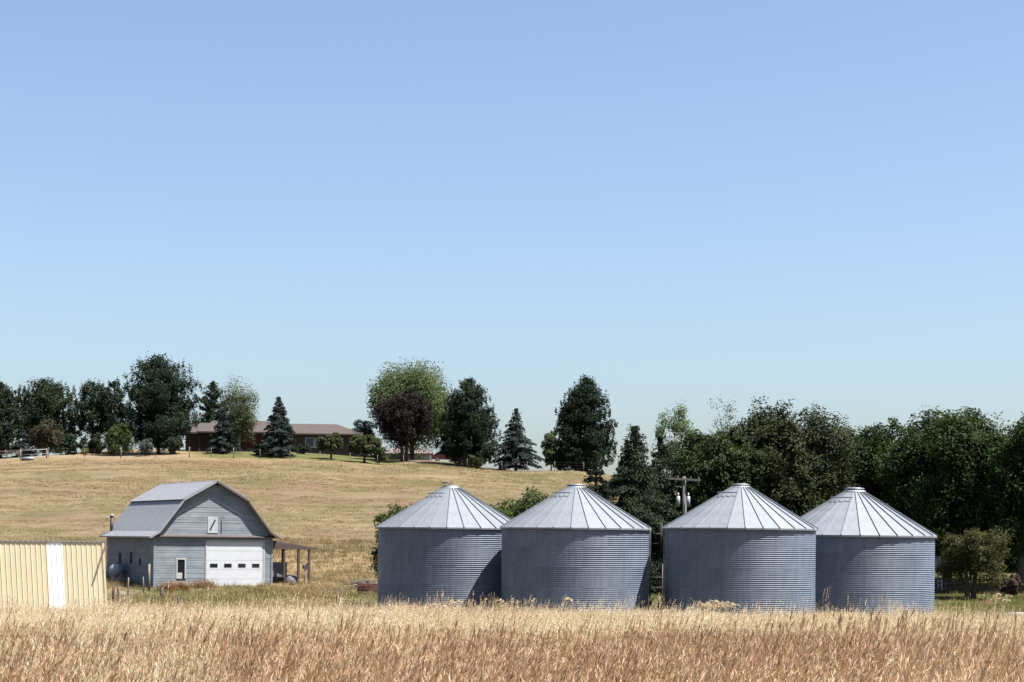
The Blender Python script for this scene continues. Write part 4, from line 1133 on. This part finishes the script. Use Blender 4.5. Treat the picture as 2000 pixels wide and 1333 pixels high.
# ------------------------------------------------------------------ grass
def ribbons(rng, n, hmin, hmax, width, foot, lean, seg=3, droop=0.1, heads=None, head_len=0.12, head_w=0.02, head_n=1, base_t=0.0):
    """blades as tapered ribbons, optional seed heads; returns verts, faces (quads), tint"""
    V = []; Fc = []; T = []
    for i in range(n):
        h = rng.uniform(hmin, hmax)
        bx, by = rng.normal() * foot, rng.normal() * foot
        a = rng.uniform(0, 2 * math.pi)
        wx, wy = math.cos(a) * width / 2, math.sin(a) * width / 2
        lx_ = lean * rng.uniform(0.3, 1.5) + rng.normal() * droop; ly_ = rng.normal() * droop
        t = float(np.clip(base_t + rng.normal() * 0.16 + 0.3, 0, 1))
        pts = []
        for k in range(seg + 1):
            s = k / seg
            pts.append((bx + lx_ * h * s ** 1.8, by + ly_ * h * s ** 1.8, h * s * (1 - 0.12 * (abs(lx_) + abs(ly_)) * s)))
        b0 = len(V)
        for k, p_ in enumerate(pts):
            s = k / seg; w = 1 - 0.75 * s
            V += [(p_[0] - wx * w, p_[1] - wy * w, p_[2]), (p_[0] + wx * w, p_[1] + wy * w, p_[2])]
            T += [t, t]
        for k in range(seg): Fc.append((b0 + 2 * k, b0 + 2 * k + 1, b0 + 2 * k + 3, b0 + 2 * k + 2))
        if heads is not None and rng.uniform() < heads:
            tip = np.array(pts[-1]); pv = np.array(pts[-2])
            dv = (tip - pv) / np.linalg.norm(tip - pv)
            ht = float(np.clip(base_t + 0.45 + rng.normal() * 0.18, 0, 1))
            for q in range(head_n):
                f = q / max(head_n, 1)
                d2 = dv + rng.normal(size=3) * (0.12 if head_n == 1 else 0.30); d2 /= np.linalg.norm(d2)
                c0 = tip + dv * head_len * (f * 0.85 - 0.25)
                ll = head_len * (1.0 if head_n == 1 else rng.uniform(0.16, 0.28))
                a2 = rng.uniform(0, 2 * math.pi)
                sd_ = np.array([math.cos(a2), math.sin(a2), 0.0]) * head_w / 2
                b0 = len(V)
                for p_ in (c0, c0 + d2 * ll * 0.45 + sd_, c0 + d2 * ll, c0 + d2 * ll * 0.45 - sd_):
                    V.append(tuple(p_)); T.append(ht)
                Fc.append((b0, b0 + 1, b0 + 2, b0 + 3))
    return np.array(V), np.array(Fc), np.array(T)

def tuft(name, mat, rng, parts):
    Vs, Fs, Ts = [], [], []; n = 0
    for kw in parts:
        v, f, t = ribbons(rng, **kw)
        Vs.append(v); Fs.append(f + n); Ts.append(t); n += len(v)
    me = np_mesh(name, np.concatenate(Vs), np.concatenate(Fs), mat)
    at = me.attributes.new('tint', 'FLOAT', 'POINT'); at.data.foreach_set('value', np.concatenate(Ts).astype(np.float32))
    return bpy.data.objects.new(name, me)

G_PALE = foliage('grass_pale', (0.4400, 0.3550, 0.2350), (0.6500, 0.5450, 0.4050), 0.3, 1.15, 0.7, True)
G_RED = foliage('grass_russet', (0.2300, 0.1260, 0.0740), (0.5500, 0.3900, 0.2700), 0.3, 1.15, 0.7, True)
G_OCHRE = foliage('grass_ochre', (0.25, 0.205, 0.07), (0.47, 0.39, 0.19), 0.3, 1.15, 0.7, True)
G_GREEN = foliage('grass_green', (0.0470, 0.0622, 0.0176), (0.1243, 0.1184, 0.0437), 0.3, 1.3, 0.7, True)
G_WEED = foliage('weed_dark', (0.1100, 0.0800, 0.0500), (0.2200, 0.1700, 0.1100), 0.1, 1.0, 0.8, True)
G_HAY = foliage('hay_stubble', (0.1554, 0.1184, 0.0563), (0.2797, 0.2176, 0.1243), 0.25, 1.1, 0.8, True)

def gn_scatter(name, label, cat, tufts, pts, rot, scl, pick, tone):
    coll = bpy.data.collections.new(name + '_pieces')
    for k, t in enumerate(tufts):
        t.name = 'piece_%03d_%s' % (k, name); coll.objects.link(t)
    me = bpy.data.meshes.new(name)
    n = len(pts)
    me.vertices.add(n); me.vertices.foreach_set('co', np.ascontiguousarray(pts, np.float32).ravel())
    a = me.attributes.new('rot', 'FLOAT_VECTOR', 'POINT'); a.data.foreach_set('vector', np.ascontiguousarray(rot, np.float32).ravel())
    a = me.attributes.new('scl', 'FLOAT_VECTOR', 'POINT'); a.data.foreach_set('vector', np.ascontiguousarray(scl, np.float32).ravel())
    a = me.attributes.new('pick', 'INT', 'POINT'); a.data.foreach_set('value', np.ascontiguousarray(pick, np.int32))
    a = me.attributes.new('tone', 'FLOAT', 'POINT'); a.data.foreach_set('value', np.ascontiguousarray(tone, np.float32))
    me.update()
    o = link(name, me)
    tag(o, label, cat, kind='stuff')
    ng = bpy.data.node_groups.new(name, 'GeometryNodeTree')
    ng.interface.new_socket('Geometry', in_out='INPUT', socket_type='NodeSocketGeometry')
    ng.interface.new_socket('Geometry', in_out='OUTPUT', socket_type='NodeSocketGeometry')
    N = ng.nodes; L = ng.links
    gi = N.new('NodeGroupInput'); go = N.new('NodeGroupOutput')
    ci = N.new('GeometryNodeCollectionInfo'); ci.inputs['Collection'].default_value = coll
    ci.inputs['Separate Children'].default_value = True; ci.inputs['Reset Children'].default_value = True
    ip = N.new('GeometryNodeInstanceOnPoints'); ip.inputs['Pick Instance'].default_value = True
    def named(nm, ty):
        q = N.new('GeometryNodeInputNamedAttribute'); q.data_type = ty; q.inputs['Name'].default_value = nm
        return q.outputs['Attribute']
    L.new(gi.outputs[0], ip.inputs['Points'])
    L.new(ci.outputs[0], ip.inputs['Instance'])
    L.new(named('pick', 'INT'), ip.inputs['Instance Index'])
    L.new(named('rot', 'FLOAT_VECTOR'), ip.inputs['Rotation'])
    L.new(named('scl', 'FLOAT_VECTOR'), ip.inputs['Scale'])
    L.new(ip.outputs[0], go.inputs[0])
    md = o.modifiers.new('scatter', 'NODES'); md.node_group = ng
    return o

def vnoise(x, y, s, seed):
    """cheap smooth value noise in 0..1"""
    r = np.random.default_rng(seed).uniform(size=(64, 64))
    u = x / s; v = y / s
    i = np.floor(u).astype(int); j = np.floor(v).astype(int)
    fu = u - i; fv = v - j
    fu = fu * fu * (3 - 2 * fu); fv = fv * fv * (3 - 2 * fv)
    g_ = lambda a, b: r[a % 64, b % 64]
    return g_(i, j) * (1 - fu) * (1 - fv) + g_(i + 1, j) * fu * (1 - fv) + g_(i, j + 1) * (1 - fu) * fv + g_(i + 1, j + 1) * fu * fv

def wedge(rng, n, d0, d1, p, margin=2.5, half=0.30):
    """random ground points in the wedge in front of the camera; p shapes the density with distance"""
    u = rng.uniform(size=n)
    d = (d0 ** p + u * (d1 ** p - d0 ** p)) ** (1 / p)
    x = rng.uniform(-1, 1, n) * (half * d + margin)
    return x, d

def free_of_buildings(x, y):
    ok = np.ones(len(x), bool)
    for bx, by, r in BINS: ok &= (x - bx) ** 2 + (y - by) ** 2 > (r + 0.15) ** 2
    c, s = math.cos(ST), math.sin(ST)
    lx_ = (x - s1.x) * c + (y - sd) * s; ly_ = -(x - s1.x) * s + (y - sd) * c
    ok &= ~((lx_ < 0.35) & (ly_ > -0.12) & (ly_ < 7.5))
    c, s = math.cos(TH), math.sin(TH)
    lx_ = (x - cpos.x) * c + (y - cpos.y) * s; ly_ = -(x - cpos.x) * s + (y - cpos.y) * c
    ok &= ~((lx_ > -0.3) & (lx_ < BW + 4.4) & (ly_ > -0.3) & (ly_ < BL + 0.3))
    ok &= ~((y > 264) & (y < 277) & (x > hl.x - 1) & (x < hr.x + 1))
    return ok

g_rng = np.random.default_rng(101)
near = []
for k in range(4): near.append(tuft('fine', G_PALE, g_rng, [dict(n=46, hmin=0.32, hmax=0.62, width=0.003, foot=0.13, lean=0.10, droop=0.13, heads=0.25, head_len=0.09, head_w=0.004, head_n=4, base_t=0.05), dict(n=15, hmin=0.62, hmax=1.02, width=0.0028, foot=0.13, lean=0.13, droop=0.06, heads=1.0, head_len=0.13, head_w=0.005, head_n=8, base_t=0.1)]))
for k in range(4): near.append(tuft('plume', G_RED, g_rng, [dict(n=9, hmin=0.75, hmax=1.12, width=0.003, foot=0.12, lean=0.24, droop=0.06, heads=1.0, head_len=0.22, head_w=0.006, head_n=22), dict(n=34, hmin=0.3, hmax=0.62, width=0.0033, foot=0.13, lean=0.12, droop=0.14, base_t=0.35)]))
for k in range(3): near.append(tuft('leafy', G_OCHRE, g_rng, [dict(n=60, hmin=0.3, hmax=0.66, width=0.0036, foot=0.14, lean=0.08, seg=3, droop=0.13)]))
for k in range(2): near.append(tuft('weed', G_WEED, g_rng, [dict(n=4, hmin=0.7, hmax=1.1, width=0.006, foot=0.04, lean=0.12, heads=1.0, head_len=0.26, head_w=0.014, head_n=9)]))
far = []
for k in range(3): far.append(tuft('far_pale', G_PALE, g_rng, [dict(n=34, hmin=0.35, hmax=0.7, width=0.009, foot=0.22, lean=0.10, seg=2, base_t=0.15), dict(n=11, hmin=0.7, hmax=1.02, width=0.007, foot=0.22, lean=0.13, droop=0.05, seg=2, heads=1.0, head_len=0.16, head_w=0.012, head_n=6, base_t=0.2)]))
for k in range(2): far.append(tuft('far_russet', G_RED, g_rng, [dict(n=9, hmin=0.75, hmax=1.08, width=0.007, foot=0.22, lean=0.22, droop=0.05, seg=2, heads=1.0, head_len=0.2, head_w=0.013, head_n=10, base_t=0.1), dict(n=24, hmin=0.35, hmax=0.65, width=0.009, foot=0.22, lean=0.1, seg=2, base_t=0.4)]))
for k in range(1): far.append(tuft('far_ochre', G_OCHRE, g_rng, [dict(n=40, hmin=0.3, hmax=0.66, width=0.011, foot=0.24, lean=0.08, seg=2, droop=0.15, base_t=0.2)]))

def make_field(name, label, tufts, x, d, pick, hscale, tone, rng, spin=0.6):
    ok = free_of_buildings(x, d)
    x, d, pick, hscale, tone = x[ok], d[ok], pick[ok], hscale[ok], tone[ok]
    n = len(x)
    z = terrain(x, d) - 0.02
    rot = np.stack([rng.normal(size=n) * 0.06, rng.normal(size=n) * 0.06, rng.uniform(-spin, spin, n)], 1)
    scl = np.stack([rng.uniform(0.85, 1.25, n), rng.uniform(0.85, 1.25, n), hscale], 1)
    return gn_scatter(name, label, 'grass', tufts, np.stack([x, d, z], 1), rot, scl, pick, tone)

# near field
n = 30000
x, d = wedge(g_rng, n, 8.5, 34, 1.6, 2.0)
red = vnoise(x + 3, d, 3.0, 1) * 0.6 + vnoise(x, d, 1.1, 2) * 0.4
u = g_rng.uniform(size=n)
p_red = np.clip((red - 0.46) * 5.0, 0.03, 0.72) * np.clip((38 - d) / 16, 0.12, 1)
pick = np.where(u < p_red, 4 + g_rng.integers(0, 4, n), g_rng.integers(0, 4, n))
u2 = g_rng.uniform(size=n)
pick = np.where(u2 < 0.26, 8 + g_rng.integers(0, 3, n), pick)
pick = np.where(u2 > 0.9975, 11 + g_rng.integers(0, 2, n), pick)
hsc = g_rng.uniform(0.7, 1.12, n) * (0.75 + 0.3 * vnoise(x, d, 3.0, 3) + 0.22 * vnoise(x, d, 0.9, 13))
hsc = np.where(d > 16, np.minimum(hsc * 0.95, 0.90), hsc)
hsc = np.where(g_rng.uniform(size=n) < 0.05, g_rng.uniform(0.95, 1.2, n), hsc)
tone = (vnoise(x, d, 2.2, 4) - 0.5) * 0.5 + g_rng.normal(size=n) * 0.1
make_field('tall_grass_near', 'tall dry grass with russet seed heads along the near edge', near, x, d, pick, hsc, tone, g_rng)
# farther field
n = 32000
x, d = wedge(g_rng, n, 30, 103, 1.5, 4.0)
px_ = 1000 + F * x / d
keep = ~((px_ < 720) & (d > 97)) & ~((px_ > 1850) & (d > 97))
x, d = x[keep], d[keep]; n = len(x)
u = g_rng.uniform(size=n)
redp = np.clip((vnoise(x + 9, d, 7.0, 5) - 0.42) * 1.8, 0.10, 0.6) * np.clip((80 - d) / 40, 0.25, 1)
pick = np.where(u < redp, 3 + g_rng.integers(0, 2, n), g_rng.integers(0, 3, n))
pick = np.where(g_rng.uniform(size=n) < 0.14, 5, pick)
hsc = 0.92 * g_rng.uniform(0.65, 1.08, n) * (0.72 + 0.35 * vnoise(x, d, 5.0, 6) + 0.25 * vnoise(x, d, 1.5, 16))
hsc = np.where(g_rng.uniform(size=n) < 0.09, hsc * g_rng.uniform(1.15, 1.55, n), hsc)
tone = (vnoise(x, d, 6.0, 7) - 0.4) * 0.5 + 0.08 + g_rng.normal(size=n) * 0.1
make_field('tall_grass_far', 'pale tall dry grass reaching back to the bins and shed', far, x, d, pick, hsc, tone, g_rng)
# yard: short dry and green tufts
short = []
for k in range(2): short.append(tuft('short_dry_%d' % k, G_HAY, g_rng, [dict(n=22, hmin=0.15, hmax=0.5, width=0.03, foot=0.25, lean=0.08, seg=2, droop=0.35)]))
for k in range(2): short.append(tuft('short_green_%d' % k, G_GREEN, g_rng, [dict(n=22, hmin=0.08, hmax=0.28, width=0.03, foot=0.25, lean=0.05, seg=2, droop=0.4)]))
n = 26000
x, d = wedge(g_rng, n, 97, 184, 1.6, 4.0)
lw, dt, hy = zone_masks(x, d)
keep = g_rng.uniform(size=n) > dt * 0.95
x, d, lw = x[keep], d[keep], lw[keep]; n = len(x)
green = g_rng.uniform(size=n) < lw * 0.9
pick = np.where(green, 2 + g_rng.integers(0, 2, n), g_rng.integers(0, 2, n))
hsc = g_rng.uniform(0.5, 1.3, n) * (0.4 + 1.2 * vnoise(x, d, 8.0, 8))
hsc = np.where(~green & (d < 118), hsc * 1.5, hsc * 0.75)
tone = (vnoise(x, d, 4.0, 9) - 0.5) * 0.7 + g_rng.normal(size=n) * 0.12
make_field('yard_grass', 'short green and dry grass of the farmyard between field and hill', short, x, d, pick, hsc, tone, g_rng, 3.1)
# hay stubble on the hillside
hayt = [tuft('stubble_%d' % k, G_HAY, g_rng, [dict(n=18, hmin=0.05, hmax=0.17, width=0.04, foot=0.3, lean=0.05, seg=1, droop=0.4)]) for k in range(3)]
n = 34000
x = g_rng.uniform(-80, 45, n); d = g_rng.uniform(176, 249, n)
lw, dt, hy = zone_masks(x, d)
st = vnoise(x * 0.12 + d * 0.01, d, 1.3, 10)
keep = (g_rng.uniform(size=n) < hy) & (st > 0.28)
x, d, st = x[keep], d[keep], st[keep]; n = len(x)
pick = g_rng.integers(0, 3, n)
hsc = g_rng.uniform(0.5, 1.2, n) * (0.5 + st)
tone = (st - 0.5) * 0.9 + (vnoise(x, d, 11.0, 11) - 0.5) * 0.5
make_field('hay_stubble', 'tan mown hay stubble covering the hillside', hayt, x, d, pick, hsc, tone, g_rng, 3.1)

# rusty weeds along the barn front
def weed_patch(label, px, d, half, h, n, seed):
    rng = np.random.default_rng(seed)
    g = ground_at(px, d)
    v, f, t = ribbons(rng, n=n, hmin=h * 0.35, hmax=h, width=0.05, foot=0.3, lean=0.05, seg=2, droop=0.3, heads=0.6, head_len=0.2, head_w=0.07, head_n=2)
    off = np.zeros_like(v)
    blades = np.cumsum(np.concatenate([[0], (np.abs(np.diff(v[:, 2])) > h * 0.3).astype(int)]))
    u = rng.uniform(-half, half, blades.max() + 1)
    off[:, 0] = u[blades]
    me = np_mesh('weed_patch', v + off, f, F_STRAW)
    at = me.attributes.new('tint', 'FLOAT', 'POINT'); at.data.foreach_set('value', t.astype(np.float32))
    o = link('weed_patch', me, None, g, (0, 0, TH))
    return tag(o, label, 'weeds', 'weed patches at the barn')
weed_patch('rusty orange weed patch in front of the barn window', 340, 148.3, 1.4, 0.95, 420, 301)
weed_patch('rusty orange weed patch left of the white overhead door', 398, 151.0, 0.9, 0.8, 260, 302)

# single tall plants that stand out of the field
def reed(name, label, px, top, d, n, arch, mat, seed, cat='grass clump', spread=0.5, w=0.02):
    rng = np.random.default_rng(seed)
    g = ground_at(px, d); H = P(px, top, d).z - g.z
    root = empty(name, g, 0.0, label, cat)
    st = MB(); hdv = []
    C = []; U = []
    for i in range(n):
        b = Vector((rng.normal() * spread, rng.normal() * spread * 0.5, -0.1))
        h = H * rng.uniform(0.82, 1.0)
        dx = arch * rng.uniform(0.6, 1.4)
        p1 = b + Vector((dx * 0.15, 0, h * 0.6)); p2 = b + Vector((dx * 0.5, 0, h * 0.95)); p3 = b + Vector((dx, 0, h * (1.0 - 0.10 * abs(arch) * 2)))
        st.tube([b, p1, p2, p3], [w * 0.6, w * 0.5, w * 0.4, w * 0.3], 5)
        pa = p1.lerp(p2, 0.55)
        for s in np.linspace(0, 1, 40):
            q = pa.lerp(p2, float(s) * 2) if s < 0.5 else p2.lerp(p3, float(s) * 2 - 1)
            C.append((q.x + rng.normal() * 0.02, q.y + rng.normal() * 0.02, q.z + rng.normal() * 0.02)); U.append(((p3 - p2).normalized() + Vector(rng.normal(size=3) * 0.4)))
    m0 = st.mesh('stem', mat)
    at = m0.attributes.new('tint', 'FLOAT', 'POINT'); at.data.foreach_set('value', np.full(len(m0.vertices), 0.4, np.float32))
    link('stem', m0, root)
    C = np.array(C); U = unit(np.array([tuple(q) for q in U]))
    link('seed_head', leaf_mesh('seed_head', C, U, np.full(len(C), 0.12), 0.16, np.clip(rng.normal(size=len(C)) * 0.2 + 0.6, 0, 1), mat, rng), root)
    return root
G_REED = foliage('reed_pale', (0.3552, 0.2748, 0.1692), (0.5856, 0.4884, 0.3552), 0.25, 1.1)
reed('reed_clump', 'clump of nodding pale plumes in front of the third bin', 1380, 1163, 86, 22, 0.75, G_REED, 201, spread=0.42)
reed('tall_stalk', 'group of tall pale stalks before the lawn at far right', 1938, 1150, 84, 6, 0.45, G_REED, 202, spread=0.22, w=0.04)
reed('reed_clump', 'thin pale seed stalks in front of the leftmost bin', 866, 1160, 70, 5, 0.4, G_REED, 203, spread=0.3)
reed('reed_clump', 'upright russet seed stalks before the gap of the two left bins', 985, 1163, 72, 12, 0.08, G_REED, 204, spread=0.5)
reed('reed_clump', 'tuft of pale plumes at the left foot of the leftmost bin', 768, 1176, 80, 12, 0.15, G_REED, 205, spread=0.35)
reed('tall_stalk', 'single slanting pale stalk before the second bin', 1096, 1158, 66, 2, 0.35, G_REED, 206, spread=0.05)
